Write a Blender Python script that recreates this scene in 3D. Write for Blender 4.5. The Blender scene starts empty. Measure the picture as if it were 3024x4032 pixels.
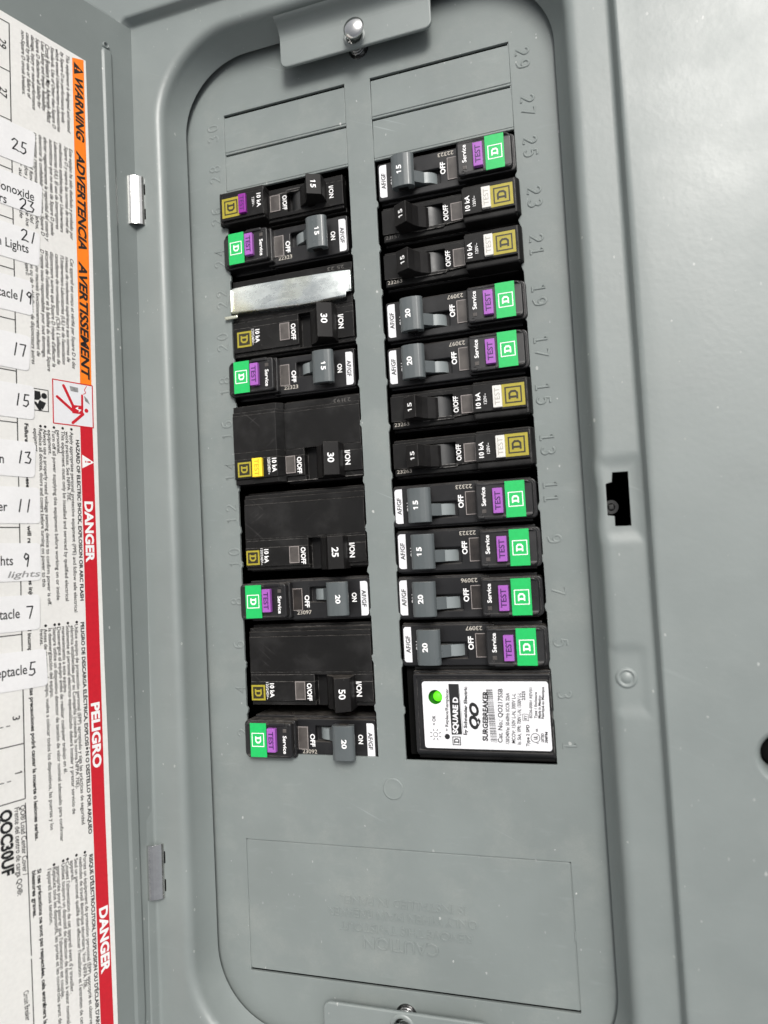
import bpy, bmesh, math, random
from mathutils import Vector, Matrix
random.seed(7)
MM = 0.001
SC = bpy.context.scene
COL = SC.collection

# ------------------------------------------------------------------ camera
cam_data = bpy.data.cameras.new('camera')
cam = bpy.data.objects.new('camera', cam_data)
COL.objects.link(cam)
RIGHT = Vector((0.953440261, -0.052479587, -0.296980743))
DOWN = Vector((-0.0703755, -0.996272443, -0.049884947))
FWD = Vector((-0.293255789, 0.068462486, -0.953579535))
m = Matrix.Identity(4)
for i in range(3):
    m[i][0] = RIGHT[i]; m[i][1] = -DOWN[i]; m[i][2] = -FWD[i]
m.translation = Vector((86.758, -63.564, 275.402)) * MM
cam.matrix_world = m
cam_data.sensor_fit = 'VERTICAL'
cam_data.sensor_height = 36.0
cam_data.sensor_width = 27.0
cam_data.lens = 36.0 * 2773.36 / 4032.0
cam_data.clip_start = 0.005
cam_data.clip_end = 50.0
cam_data.dof.use_dof = True
cam_data.dof.focus_distance = 0.290
cam_data.dof.aperture_fstop = 7.5
SC.camera = cam

# ------------------------------------------------------------------ sky, sun, exposure
SUN_DIR = Vector((0.30, 0.50, 0.81)).normalized()
SUN_EL = math.asin(SUN_DIR.z)
SUN_AZ = math.atan2(SUN_DIR.x, SUN_DIR.y)          # clockwise from +Y
world = bpy.data.worlds.new('World'); SC.world = world
world.use_nodes = True
wn = world.node_tree; wn.nodes.clear()
sky = wn.nodes.new('ShaderNodeTexSky'); sky.sky_type = 'NISHITA'; sky.sun_disc = False
sky.sun_elevation = SUN_EL; sky.sun_rotation = SUN_AZ
sky.air_density = 1.0; sky.dust_density = 6.0; sky.ozone_density = 0.6
hs = wn.nodes.new('ShaderNodeHueSaturation'); hs.inputs['Saturation'].default_value = 0.22
bg = wn.nodes.new('ShaderNodeBackground'); bg.inputs['Strength'].default_value = 0.10
wo = wn.nodes.new('ShaderNodeOutputWorld')
wn.links.new(sky.outputs[0], hs.inputs['Color']); wn.links.new(hs.outputs[0], bg.inputs['Color'])
wn.links.new(bg.outputs[0], wo.inputs['Surface'])
sun_data = bpy.data.lights.new('sun', 'SUN'); sun_data.energy = 2.3; sun_data.angle = math.radians(20)
sun_data.color = (1.0, 0.97, 0.92)
sun = bpy.data.objects.new('sun', sun_data); COL.objects.link(sun)
sun.rotation_euler = SUN_DIR.to_track_quat('Z', 'Y').to_euler()
sun.location = SUN_DIR * 2
SC.view_settings.view_transform = 'Standard'; SC.view_settings.look = 'None'
SC.view_settings.exposure = 0.2; SC.view_settings.gamma = 1.0
SC.cycles.use_denoising = True
SC.cycles.max_bounces = 8

# ------------------------------------------------------------------ materials
def new_mat(name):
    mt = bpy.data.materials.new(name); mt.use_nodes = True
    nt = mt.node_tree; b = nt.nodes['Principled BSDF']
    return mt, nt, b

def N(nt, typ, **kw):
    n = nt.nodes.new(typ)
    for k, v in kw.items():
        if k in n.inputs.keys(): n.inputs[k].default_value = v
        else: setattr(n, k, v)
    return n

def ramp(nt, src, a, b, lo=0.0, hi=1.0):
    r = N(nt, 'ShaderNodeMapRange'); r.inputs['From Min'].default_value = a; r.inputs['From Max'].default_value = b
    r.inputs['To Min'].default_value = lo; r.inputs['To Max'].default_value = hi
    nt.links.new(src, r.inputs['Value']); return r.outputs['Result']

def math_n(nt, op, a, b):
    n = N(nt, 'ShaderNodeMath', operation=op)
    for i, x in enumerate((a, b)):
        if isinstance(x, (int, float)): n.inputs[i].default_value = x
        else: nt.links.new(x, n.inputs[i])
    return n.outputs[0]

def mix_c(nt, fac, a, b):
    n = N(nt, 'ShaderNodeMix', data_type='RGBA')
    for sock, x in ((n.inputs['Factor'], fac), (n.inputs['A'], a), (n.inputs['B'], b)):
        pass
    f, ca, cb = n.inputs[0], n.inputs[6], n.inputs[7]
    for s, x in ((f, fac), (ca, a), (cb, b)):
        if isinstance(x, (int, float)): s.default_value = x
        elif isinstance(x, tuple): s.default_value = (*x, 1.0)
        else: nt.links.new(x, s)
    return n.outputs[2]

def specks(nt, co, scale, radius, keep, stretch=(1, 1, 1)):
    mp = N(nt, 'ShaderNodeMapping'); mp.inputs['Scale'].default_value = stretch
    nt.links.new(co, mp.inputs['Vector'])
    w = N(nt, 'ShaderNodeTexNoise'); w.inputs['Scale'].default_value = 900; w.inputs['Detail'].default_value = 1
    nt.links.new(mp.outputs[0], w.inputs['Vector'])
    add = N(nt, 'ShaderNodeVectorMath', operation='MULTIPLY_ADD')
    nt.links.new(w.outputs['Color'], add.inputs[0]); add.inputs[1].default_value = (.0006, .0006, .0006)
    nt.links.new(mp.outputs[0], add.inputs[2])
    v = N(nt, 'ShaderNodeTexVoronoi'); v.inputs['Scale'].default_value = scale
    nt.links.new(add.outputs[0], v.inputs['Vector'])
    sep = N(nt, 'ShaderNodeSeparateColor'); nt.links.new(v.outputs['Color'], sep.inputs[0])
    rad = math_n(nt, 'MULTIPLY', sep.outputs[1], radius * scale * MM)
    near = math_n(nt, 'LESS_THAN', v.outputs['Distance'], rad)
    gate = math_n(nt, 'GREATER_THAN', sep.outputs[0], 1 - keep)
    return math_n(nt, 'MULTIPLY', near, gate)

def noise(nt, co, scale, detail=3, rough=.55, stretch=None):
    src = co
    if stretch:
        mp = N(nt, 'ShaderNodeMapping'); mp.inputs['Scale'].default_value = stretch
        nt.links.new(co, mp.inputs['Vector']); src = mp.outputs[0]
    n = N(nt, 'ShaderNodeTexNoise'); n.inputs['Scale'].default_value = scale
    n.inputs['Detail'].default_value = detail; n.inputs['Roughness'].default_value = rough
    nt.links.new(src, n.inputs['Vector']); return n.outputs[0]

def bump(nt, b, h, strength, dist):
    bp = N(nt, 'ShaderNodeBump'); bp.inputs['Strength'].default_value = strength
    bp.inputs['Distance'].default_value = dist
    nt.links.new(h, bp.inputs['Height']); nt.links.new(bp.outputs[0], b.inputs['Normal'])

def paint(name, base, rough=.36, speck=1.0, dust=.5, film=.18, spec=.5, scr=0.0):
    mt, nt, b = new_mat(name)
    g = N(nt, 'ShaderNodeNewGeometry'); co = g.outputs['Position']
    big = noise(nt, co, 22, 4, .6)
    fine = noise(nt, co, 1500, 2, .6)
    patch = math_n(nt, 'MULTIPLY', ramp(nt, noise(nt, co, 30, 6, .7), .50, .74), ramp(nt, fine, .3, .65, .35, 1))
    c = mix_c(nt, ramp(nt, big, .3, .7), tuple(x * .93 for x in base), tuple(x * 1.06 for x in base))
    dusty = (base[0] * 1.5, base[1] * 1.4, base[2] * 1.34)
    c = mix_c(nt, math_n(nt, 'MULTIPLY', patch, film), c, dusty)
    streak = ramp(nt, noise(nt, co, 260, 3, .7, (.22, 1, 1)), .60, .78)
    c = mix_c(nt, math_n(nt, 'MULTIPLY', streak, dust * .35), c, tuple(x * 1.5 for x in base))
    if scr:
        mp = N(nt, 'ShaderNodeMapping'); mp.inputs['Rotation'].default_value = (0, 0, .45)
        nt.links.new(co, mp.inputs['Vector'])
        sc_ = ramp(nt, noise(nt, mp.outputs[0], 420, 2, .5, (.03, 1, 1)), .70, .76)
        sc_ = math_n(nt, 'MULTIPLY', sc_, ramp(nt, noise(nt, co, 25, 2), .48, .62))
        c = mix_c(nt, math_n(nt, 'MULTIPLY', sc_, scr), c, tuple(x * 1.9 for x in base))
    s1 = specks(nt, co, 170, .52, .55, (1, .7, 1))
    s2 = specks(nt, co, 420, .30, .30, (1.0, .55, 1))
    dens = ramp(nt, noise(nt, co, 14, 2), .35, .6, .15, 1)
    s = math_n(nt, 'MULTIPLY', math_n(nt, 'MAXIMUM', s1, math_n(nt, 'MULTIPLY', s2, .55)), dens)
    c = mix_c(nt, math_n(nt, 'MULTIPLY', s, .75 * speck), c, (.72, .72, .70))
    s3 = specks(nt, co, 95, .3, .05, (1, 1, 1))
    c = mix_c(nt, math_n(nt, 'MULTIPLY', s3, .8 * speck), c, (.06, .05, .045))
    nt.links.new(c, b.inputs['Base Color']); b.inputs['Specular IOR Level'].default_value = spec
    r = ramp(nt, big, .3, .7, rough - .05, rough + .08)
    r = math_n(nt, 'ADD', r, math_n(nt, 'MULTIPLY', patch, .3 * film))
    nt.links.new(r, b.inputs['Roughness'])
    h = math_n(nt, 'ADD', noise(nt, co, 520, 2, .5), math_n(nt, 'MULTIPLY', noise(nt, co, 70, 2), 1.2))
    h = math_n(nt, 'ADD', h, math_n(nt, 'MULTIPLY', s, .5))
    bump(nt, b, h, .20, .0002)
    return mt

def plastic(name, base, rough=.42, dust=.25, edge=0.0, bumpy=.08, spec=.5):
    mt, nt, b = new_mat(name)
    g = N(nt, 'ShaderNodeNewGeometry'); co = g.outputs['Position']
    big = noise(nt, co, 60, 4, .65)
    c = mix_c(nt, math_n(nt, 'MULTIPLY', ramp(nt, big, .5, .75), dust), base, tuple(min(1, x * 1.2 + .028) for x in base))
    s = specks(nt, co, 380, .13, .22, (1, .6, 1))
    c = mix_c(nt, math_n(nt, 'MULTIPLY', s, dust * 1.1), c, tuple(min(1, x * .6 + .22) for x in base))
    if base[0] < .2 and bumpy:                       # settled dust on faces that look up the panel
        dot = N(nt, 'ShaderNodeVectorMath', operation='DOT_PRODUCT'); nt.links.new(g.outputs['Normal'], dot.inputs[0]); dot.inputs[1].default_value = (0, 1, 0)
        up = math_n(nt, 'MULTIPLY', ramp(nt, dot.outputs['Value'], .45, .85), ramp(nt, noise(nt, co, 330, 4, .7), .36, .62, .15, 1))
        c = mix_c(nt, math_n(nt, 'MULTIPLY', up, .62), c, (.125, .112, .098))
    if dust > .4:
        for rot in (.7, -.6):
            mp = N(nt, 'ShaderNodeMapping'); mp.inputs['Rotation'].default_value = (0, 0, rot)
            nt.links.new(co, mp.inputs['Vector'])
            q = ramp(nt, noise(nt, mp.outputs[0], 900, 2, .5, (.07, 1, 1)), .66, .74)
            q = math_n(nt, 'MULTIPLY', q, ramp(nt, noise(nt, co, 45, 3), .48, .66))
            c = mix_c(nt, math_n(nt, 'MULTIPLY', q, .5), c, (.075, .073, .071))
    if edge:
        bv = N(nt, 'ShaderNodeBevel', samples=4); bv.inputs['Radius'].default_value = .00025
        dt = N(nt, 'ShaderNodeVectorMath', operation='DOT_PRODUCT')
        nt.links.new(bv.outputs[0], dt.inputs[0]); nt.links.new(g.outputs['Normal'], dt.inputs[1])
        e = ramp(nt, dt.outputs['Value'], .985, .88)
        e = math_n(nt, 'MULTIPLY', e, ramp(nt, noise(nt, co, 420, 3, .7), .38, .62))
        c = mix_c(nt, math_n(nt, 'MULTIPLY', e, edge), c, (.24, .23, .22))
    nt.links.new(c, b.inputs['Base Color']); b.inputs['Specular IOR Level'].default_value = spec
    nt.links.new(ramp(nt, big, .3, .75, rough - .07, rough + .16), b.inputs['Roughness'])
    if bumpy: bump(nt, b, noise(nt, co, 1400, 2, .5), bumpy, .0001)
    return mt

def flat(name, base, rough=.5, grain=.06):
    mt, nt, b = new_mat(name)
    g = N(nt, 'ShaderNodeNewGeometry')
    n = noise(nt, g.outputs['Position'], 700, 3)
    c = mix_c(nt, ramp(nt, n, .3, .7), tuple(x * (1 - grain) for x in base), tuple(min(1, x * (1 + grain)) for x in base))
    nt.links.new(c, b.inputs['Base Color']); b.inputs['Roughness'].default_value = rough
    return mt

def steel(name, base, rough, scratch=.08, tint=False):
    mt, nt, b = new_mat(name)
    g = N(nt, 'ShaderNodeNewGeometry'); co = g.outputs['Position']
    n = noise(nt, co, 300, 4, .7, (.5, 1, 1))
    c = mix_c(nt, ramp(nt, n, .3, .7), tuple(x * .88 for x in base), base)
    if tint:
        c = mix_c(nt, ramp(nt, noise(nt, co, 38, 2), .52, .66, 0, .45), c, (.66, .64, .40))
    nt.links.new(c, b.inputs['Base Color']); b.inputs['Metallic'].default_value = 1
    nt.links.new(ramp(nt, n, .25, .75, rough - .05, rough + scratch), b.inputs['Roughness'])
    return mt

GREY = (.232, .262, .256)
M = {}
M['paint_front'] = paint('grey_enamel_trim', tuple(x * .84 for x in GREY), .41, .5, .3, .14, .72, .15)
M['paint_door'] = paint('grey_enamel_door', tuple(x * .78 for x in GREY), .40, .8, .3, .10, .6)
M['paint_cover'] = paint('grey_enamel_cover', tuple(x * .84 for x in GREY), .42, .8, .6, .5, .34, .5)
M['black'] = plastic('black_plastic', (.011, .011, .012), .33, .25, .6, .06, .42)
M['black_dusty'] = plastic('black_plastic_dusty', (.0085, .0083, .0083), .42, .41, .9, .06, .20)
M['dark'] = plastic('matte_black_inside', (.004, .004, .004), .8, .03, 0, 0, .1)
M['handle_grey'] = plastic('grey_handle_plastic', (.085, .098, .102), .33, .18, 0, .05)
M['rocker_grey'] = plastic('pale_grey_plastic', (.20, .225, .23), .36, .15, 0, .05)
M['rocker_black'] = plastic('black_rocker_plastic', (.024, .025, .026), .42, .35, 0, .05)
M['handle_black'] = plastic('black_handle_plastic', (.010, .0095, .0095), .42, .25, .8, .06, .16)
M['purple'] = plastic('purple_plastic', (.33, .095, .43), .38, .10, 0, .05)
M['purple_deep'] = plastic('deep_purple_plastic', (.23, .012, .27), .38, .10, 0, .05)
M['white_btn'] = plastic('white_button_plastic', (.66, .65, .62), .45, .05, 0, .05)
M['yellow_btn'] = plastic('yellow_button_plastic', (.93, .66, .035), .36, .05, 0, .05)
M['purple_ink'] = flat('purple_moulded_letter', (.045, .008, .085))
M['white_ink2'] = flat('white_moulded_letter', (.36, .345, .31))
M['yellow_ink'] = flat('yellow_moulded_letter', (.50, .31, .01))
M['green'] = flat('green_print', (.008, .46, .105), .42, .05)
M['mustard'] = flat('mustard_print', (.34, .285, .022), .45, .06)
M['white'] = flat('white_ink', (.86, .86, .86), .45, .03)
M['white_dim'] = flat('faint_white_ink', (.46, .43, .38), .5, .15)
M['ghost'] = flat('ghost_ink', (.095, .09, .085), .5, .25)
M['ink'] = flat('black_ink', (.012, .012, .013), .45, .05)
M['logo_ink'] = flat('dark_brown_ink', (.02, .017, .006), .45, .05)
M['label_white'] = flat('white_label_film', (.76, .76, .785), .35, .02)
M['paper'] = flat('white_label_paper', (.76, .75, .725), .55, .03)
M['sticker'] = flat('white_sticker_paper', (.80, .795, .80), .5, .02)
for k_ in ('paper', 'sticker'):
    nt_ = M[k_].node_tree; b_ = nt_.nodes['Principled BSDF']; ge_ = N(nt_, 'ShaderNodeNewGeometry')
    bump(nt_, b_, math_n(nt_, 'ADD', noise(nt_, ge_.outputs['Position'], 38, 2), math_n(nt_, 'MULTIPLY', noise(nt_, ge_.outputs['Position'], 1500, 2), .03)), .6, .0012)
M['orange'] = flat('orange_print', (.93, .22, .012), .4, .04)
M['red'] = flat('red_print', (.56, .012, .025), .4, .05)
M['graphite'] = flat('graphite', (.25, .25, .25), .6, .3)
M['pen'] = flat('black_pen_ink', (.01, .01, .012), .4, .1)
M['zinc'] = steel('zinc_plated_steel', (.80, .85, .83), .24, .12, True)
M['chrome'] = steel('polished_steel', (.78, .78, .76), .11, .08)
M['spring_steel'] = steel('spring_steel', (.42, .42, .42), .2, .1)
mt, nt, b = new_mat('smoky_lens'); M['lens'] = mt
g_ = N(nt, 'ShaderNodeNewGeometry')
nt.links.new(mix_c(nt, ramp(nt, noise(nt, g_.outputs['Position'], 180, 3), .35, .65), (.06, .053, .05), (.10, .09, .083)), b.inputs['Base Color'])
b.inputs['Roughness'].default_value = .3; b.inputs['Coat Weight'].default_value = .1
mt, nt, b = new_mat('smoky_lens_dark'); M['lens_dark'] = mt
g_ = N(nt, 'ShaderNodeNewGeometry')
nt.links.new(mix_c(nt, ramp(nt, noise(nt, g_.outputs['Position'], 180, 3), .35, .65), (.018, .015, .014), (.045, .038, .034)), b.inputs['Base Color'])
b.inputs['Roughness'].default_value = .3; b.inputs['Coat Weight'].default_value = .05
mt, nt, b = new_mat('lens_edge_glint'); M['lens_edge_glint'] = mt
b.inputs['Base Color'].default_value = (.30, .27, .26, 1); b.inputs['Roughness'].default_value = .25  # pale tone painted as the glint along the lens edges
mt, nt, b = new_mat('green_lamp'); M['lamp'] = mt
b.inputs['Base Color'].default_value = (.05, .5, .02, 1); b.inputs['Emission Color'].default_value = (.16, 1.0, .01, 1)
b.inputs['Emission Strength'].default_value = .75
mt, nt, b = new_mat('green_lamp_wall'); M['lamp_wall'] = mt
b.inputs['Base Color'].default_value = (.02, .16, .01, 1); b.inputs['Roughness'].default_value = .3

# ------------------------------------------------------------------ mesh helpers (all sizes in mm)
class Geo:
    def __init__(s): s.v = []; s.f = []
    def add(s, v, f):
        o = len(s.v); s.v += [tuple(p) for p in v]; s.f += [tuple(i + o for i in q) for q in f]; return s
    def xf(s, fn): s.v = [tuple(fn(*p)) for p in s.v]; return s
    def join(s, o): return s.add(o.v, o.f)

def weigh_normals(me, lim):
    """large flat faces keep their own normal, small bevel faces blend into them"""
    nf = [p.normal.copy() for p in me.polygons]; ar = [p.area for p in me.polygons]
    use = [[] for _ in me.vertices]
    for p in me.polygons:
        for vi in p.vertices: use[vi].append(p.index)
    out = []
    for p in me.polygons:
        n0 = nf[p.index]
        for vi in p.vertices:
            acc = Vector((0, 0, 0))
            for q in use[vi]:
                if nf[q].dot(n0) > lim: acc += nf[q] * ar[q]
            out.append(acc.normalized() if acc.length > 1e-20 else n0)
    me.normals_split_custom_set(out)

def to_mesh(name, geo, mat, off=(0, 0, 0), smooth=35):
    me = bpy.data.meshes.new(name)
    me.from_pydata([((x + off[0]) * MM, (y + off[1]) * MM, (z + off[2]) * MM) for x, y, z in geo.v], [], geo.f)
    me.materials.append(M[mat] if isinstance(mat, str) else mat)
    if smooth:
        me.polygons.foreach_set('use_smooth', [True] * len(me.polygons))
        weigh_normals(me, math.cos(math.radians(max(smooth, 50))))
    me.update(); return me

def obj(name, me, parent=None):
    o = bpy.data.objects.new(name, me); COL.objects.link(o)
    if parent: o.parent = parent
    return o

def part(name, geo, mat, parent=None, off=(0, 0, 0), smooth=35, kind=None):
    o = obj(name, to_mesh(name, geo, mat, off, smooth), parent)
    if kind: o['kind'] = kind
    return o

def thing(name, label, cat, loc=(0, 0, 0), rz=0.0, group=None):
    o = bpy.data.objects.new(name, None); COL.objects.link(o)
    o.empty_display_size = .01
    o.location = Vector(loc) * MM; o.rotation_euler = (0, 0, rz)
    return tag(o, label, cat, group)

def tag(o, label, cat, group=None):
    o['label'] = label; o['category'] = cat
    if group: o['group'] = group
    return o

def grab(bm):
    bm.verts.index_update()
    v = [tuple(x.co) for x in bm.verts]; f = [tuple(q.index for q in p.verts) for p in bm.faces]
    bm.free(); return v, f

def box(x0, x1, y0, y1, z0, z1, r=0.0, seg=2):
    bm = bmesh.new(); bmesh.ops.create_cube(bm, size=1)
    for v in bm.verts:
        v.co = ((x0 + x1) / 2 + v.co.x * (x1 - x0), (y0 + y1) / 2 + v.co.y * (y1 - y0), (z0 + z1) / 2 + v.co.z * (z1 - z0))
    if r: bmesh.ops.bevel(bm, geom=bm.edges[:], offset=r, segments=seg, affect='EDGES', profile=.5)
    return Geo().add(*grab(bm))

def prism(poly, a, b, axis='y', r=0.0, seg=2):
    """poly in (x,z) run along y, or in (y,z) run along x"""
    bm = bmesh.new()
    P = (lambda p, t: (p[0], t, p[1])) if axis == 'y' else (lambda p, t: (t, p[0], p[1]))
    A = [bm.verts.new(P(p, a)) for p in poly]; B = [bm.verts.new(P(p, b)) for p in poly]
    bm.faces.new(A); bm.faces.new(B[::-1]); n = len(poly)
    for i in range(n): bm.faces.new((A[i], B[i], B[(i + 1) % n], A[(i + 1) % n]))
    bmesh.ops.recalc_face_normals(bm, faces=bm.faces[:])
    if r: bmesh.ops.bevel(bm, geom=bm.edges[:], offset=r, segments=seg, affect='EDGES', profile=.5, clamp_overlap=True)
    return Geo().add(*grab(bm))

def rrect(x0, x1, y0, y1, r=0.0, n=4, rs=None):
    rs = rs or (r, r, r, r)                      # corners: x1y1, x0y1, x0y0, x1y0
    out = []
    for (cx, cy, a), rr in zip(((x1, y1, 0), (x0, y1, 90), (x0, y0, 180), (x1, y0, 270)), rs):
        sx = -1 if cx == x1 else 1; sy = -1 if cy == y1 else 1
        if rr <= 0: out.append((cx, cy)); continue
        for i in range(n + 1):
            t = math.radians(a + 90 * i / n)
            out.append((cx + sx * rr + rr * math.cos(t), cy + sy * rr + rr * math.sin(t)))
    return out

def circle(cx, cy, r, n=24): return [(cx + r * math.cos(2 * math.pi * i / n), cy + r * math.sin(2 * math.pi * i / n)) for i in range(n)]

def plate(outline, holes, z0, z1, bev=0.0, res=1):
    cu = bpy.data.curves.new('plate', 'CURVE'); cu.dimensions = '2D'; cu.fill_mode = 'BOTH'
    for loop in [outline] + list(holes):
        sp = cu.splines.new('POLY'); sp.points.add(len(loop) - 1)
        for p, (x, y) in zip(sp.points, loop): p.co = (x, y, 0, 1)
        sp.use_cyclic_u = True
    cu.extrude = max(1e-4, (z1 - z0) / 2 - bev); cu.bevel_depth = bev; cu.bevel_resolution = res; cu.offset = -bev
    o = bpy.data.objects.new('plate', cu); me = bpy.data.meshes.new_from_object(o)
    zc = (z0 + z1) / 2
    bm = bmesh.new(); bm.from_mesh(me); bmesh.ops.remove_doubles(bm, verts=bm.verts[:], dist=1e-4)
    bmesh.ops.recalc_face_normals(bm, faces=bm.faces[:])
    v, f = grab(bm)
    bpy.data.objects.remove(o); bpy.data.curves.remove(cu); bpy.data.meshes.remove(me)
    return Geo().add([(x, y, z + zc) for x, y, z in v], f)

def lathe(prof, cx, cy, n=32, cap=True):
    """prof: list of (r, z) from outside to centre"""
    v, f = [], []
    for r, z in prof:
        for i in range(n): v.append((cx + r * math.cos(2 * math.pi * i / n), cy + r * math.sin(2 * math.pi * i / n), z))
    for k in range(len(prof) - 1):
        for i in range(n):
            j = (i + 1) % n; f.append((k * n + i, k * n + j, (k + 1) * n + j, (k + 1) * n + i))
    if cap: f.append(tuple((len(prof) - 1) * n + i for i in range(n)))
    return Geo().add(v, f)

def tube(pts, r, n=8):
    v, f = [], []
    P = [Vector(p) for p in pts]
    for i, p in enumerate(P):
        d = (P[min(i + 1, len(P) - 1)] - P[max(i - 1, 0)]).normalized()
        a = d.orthogonal().normalized() if i == 0 else (a - d * a.dot(d)).normalized()
        b_ = d.cross(a)
        for k in range(n):
            t = 2 * math.pi * k / n; v.append(tuple(p + a * r * math.cos(t) + b_ * r * math.sin(t)))
    for i in range(len(P) - 1):
        for k in range(n):
            q = (k + 1) % n; f.append((i * n + k, i * n + q, (i + 1) * n + q, (i + 1) * n + k))
    f.append(tuple(range(n))[::-1]); f.append(tuple((len(P) - 1) * n + k for k in range(n)))
    return Geo().add(v, f)

# ------------------------------------------------------------------ lettering
STY = {'r': (0, .010), 'b': (0, .032), 'i': (.22, .010), 'm': (0, .022), 'B': (0, .042), 'q': (.30, .06), 'I': (.26, .035), 't': (0, .004), 'z': (0, 0)}
_tc = {}
def raw_text(txt, st='r', ext=0.0, bev=0.0):
    key = (txt, st, ext, bev)
    if key in _tc: return _tc[key]
    if '1' in txt and len(txt) <= 6 and all(c in '0123456789 ' for c in txt) and not ext:
        v, f, x = [], [], 0.0                       # figures set one by one, with a flagged one
        adv = max(p[0] for p in raw_text('0', st)[0]) * 1.16
        for ch in txt:
            if ch == '1':
                w = .085 + 1.6 * max(0, STY[st][1]); hh = .66
                gv = [(.30 - w, 0, 0), (.30, 0, 0), (.30, hh, 0), (.30 - w * .8, hh, 0), (.30 - w * 1.9, hh - w * .95, 0), (.30 - w * 1.9, hh - w * 1.9, 0), (.30 - w, hh - w * 1.35, 0)]
                gf = [(0, 1, 2, 3, 4, 5, 6)]; gv = [(a - .02, b * .7 / .66 * .98, c) for a, b, c in gv]
            elif ch == ' ': gv, gf = [], []
            else: gv, gf = raw_text(ch, st)
            o = len(v); v += [(a + x - (.11 if ch == '1' else 0), b, c) for a, b, c in gv]; f += [tuple(i + o for i in q) for q in gf]; x += adv * (.68 if ch == '1' else .98)
        _tc[key] = (v, f); return v, f
    cu = bpy.data.curves.new('t', 'FONT'); cu.body = txt; cu.size = 1.0
    cu.shear, cu.offset = STY[st]; cu.resolution_u = 3; cu.extrude = ext; cu.bevel_depth = bev; cu.bevel_resolution = 1
    o = bpy.data.objects.new('t', cu); me = bpy.data.meshes.new_from_object(o)
    v = [tuple(p.co) for p in me.vertices]; f = [tuple(p.vertices) for p in me.polygons]
    bpy.data.objects.remove(o); bpy.data.curves.remove(cu); bpy.data.meshes.remove(me)
    _tc[key] = (v, f); return v, f
CAPH = max(p[1] for p in raw_text('H')[0])

def letters(txt, c, d, u, cap, length=None, st='r', n_off=.06, frame=None, ext=0.0, bev=0.0, squash=1.0):
    """c: centre of the word (x,y,z); d: reading direction; u: letter-up; cap: capital height, length: fitted run"""
    v, f = raw_text(txt, st, ext, bev)
    if not v: return Geo()
    xs = [p[0] for p in v]; x0, x1 = min(xs), max(xs)
    sy = cap / CAPH; sx = (length / (x1 - x0)) if length else sy * squash
    d, u, c = Vector(d), Vector(u), Vector(c); n = d.cross(u).normalized()
    o = [tuple(c + d * ((x - (x0 + x1) / 2) * sx) + u * ((y - CAPH / 2) * sy) + n * (z * sy + n_off)) for x, y, z in v]
    return Geo().add(o, f)

def strip(poly, z): return Geo().add([(x, y, z) for x, y in poly], [tuple(range(len(poly)))])

def quad_in(c, d, u, pts, n_off):
    d, u, c = Vector(d), Vector(u), Vector(c); n = d.cross(u).normalized()
    return [tuple(c + d * x + u * y + n * n_off) for x, y in pts]

def frame_geo(c, d, u, w, h, t, n_off):
    a = [(-w / 2, -h / 2), (w / 2, -h / 2), (w / 2, h / 2), (-w / 2, h / 2)]
    i = [(-w / 2 + t, -h / 2 + t), (w / 2 - t, -h / 2 + t), (w / 2 - t, h / 2 - t), (-w / 2 + t, h / 2 - t)]
    v = quad_in(c, d, u, a + i, n_off)
    return Geo().add(v, [(k, (k + 1) % 4, 4 + (k + 1) % 4, 4 + k) for k in range(4)])

def emblem_d(c, d, u, w, h, n_off):
    """slab letter with square shoulders, feet standing proud on the stem side"""
    t = .2 * w
    o = [(-.5, -.5), (.22, -.5), (.5, -.24), (.5, .24), (.22, .5), (-.5, .5), (-.5, .3), (-.36, .3), (-.36, -.3), (-.5, -.3)]
    i = [(-.12, -.3), (.12, -.3), (.26, -.16), (.26, .16), (.12, .3), (-.12, .3)]
    V = quad_in(c, d, u, [(x * w, y * h) for x, y in o + i], n_off)
    f = [(0, 1, 11, 10), (1, 2, 12, 11), (2, 3, 13, 12), (3, 4, 14, 13), (4, 5, 15, 14), (5, 6, 7, 15), (7, 8, 10, 15), (8, 9, 0, 10)]
    return Geo().add(V, f)

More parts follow.
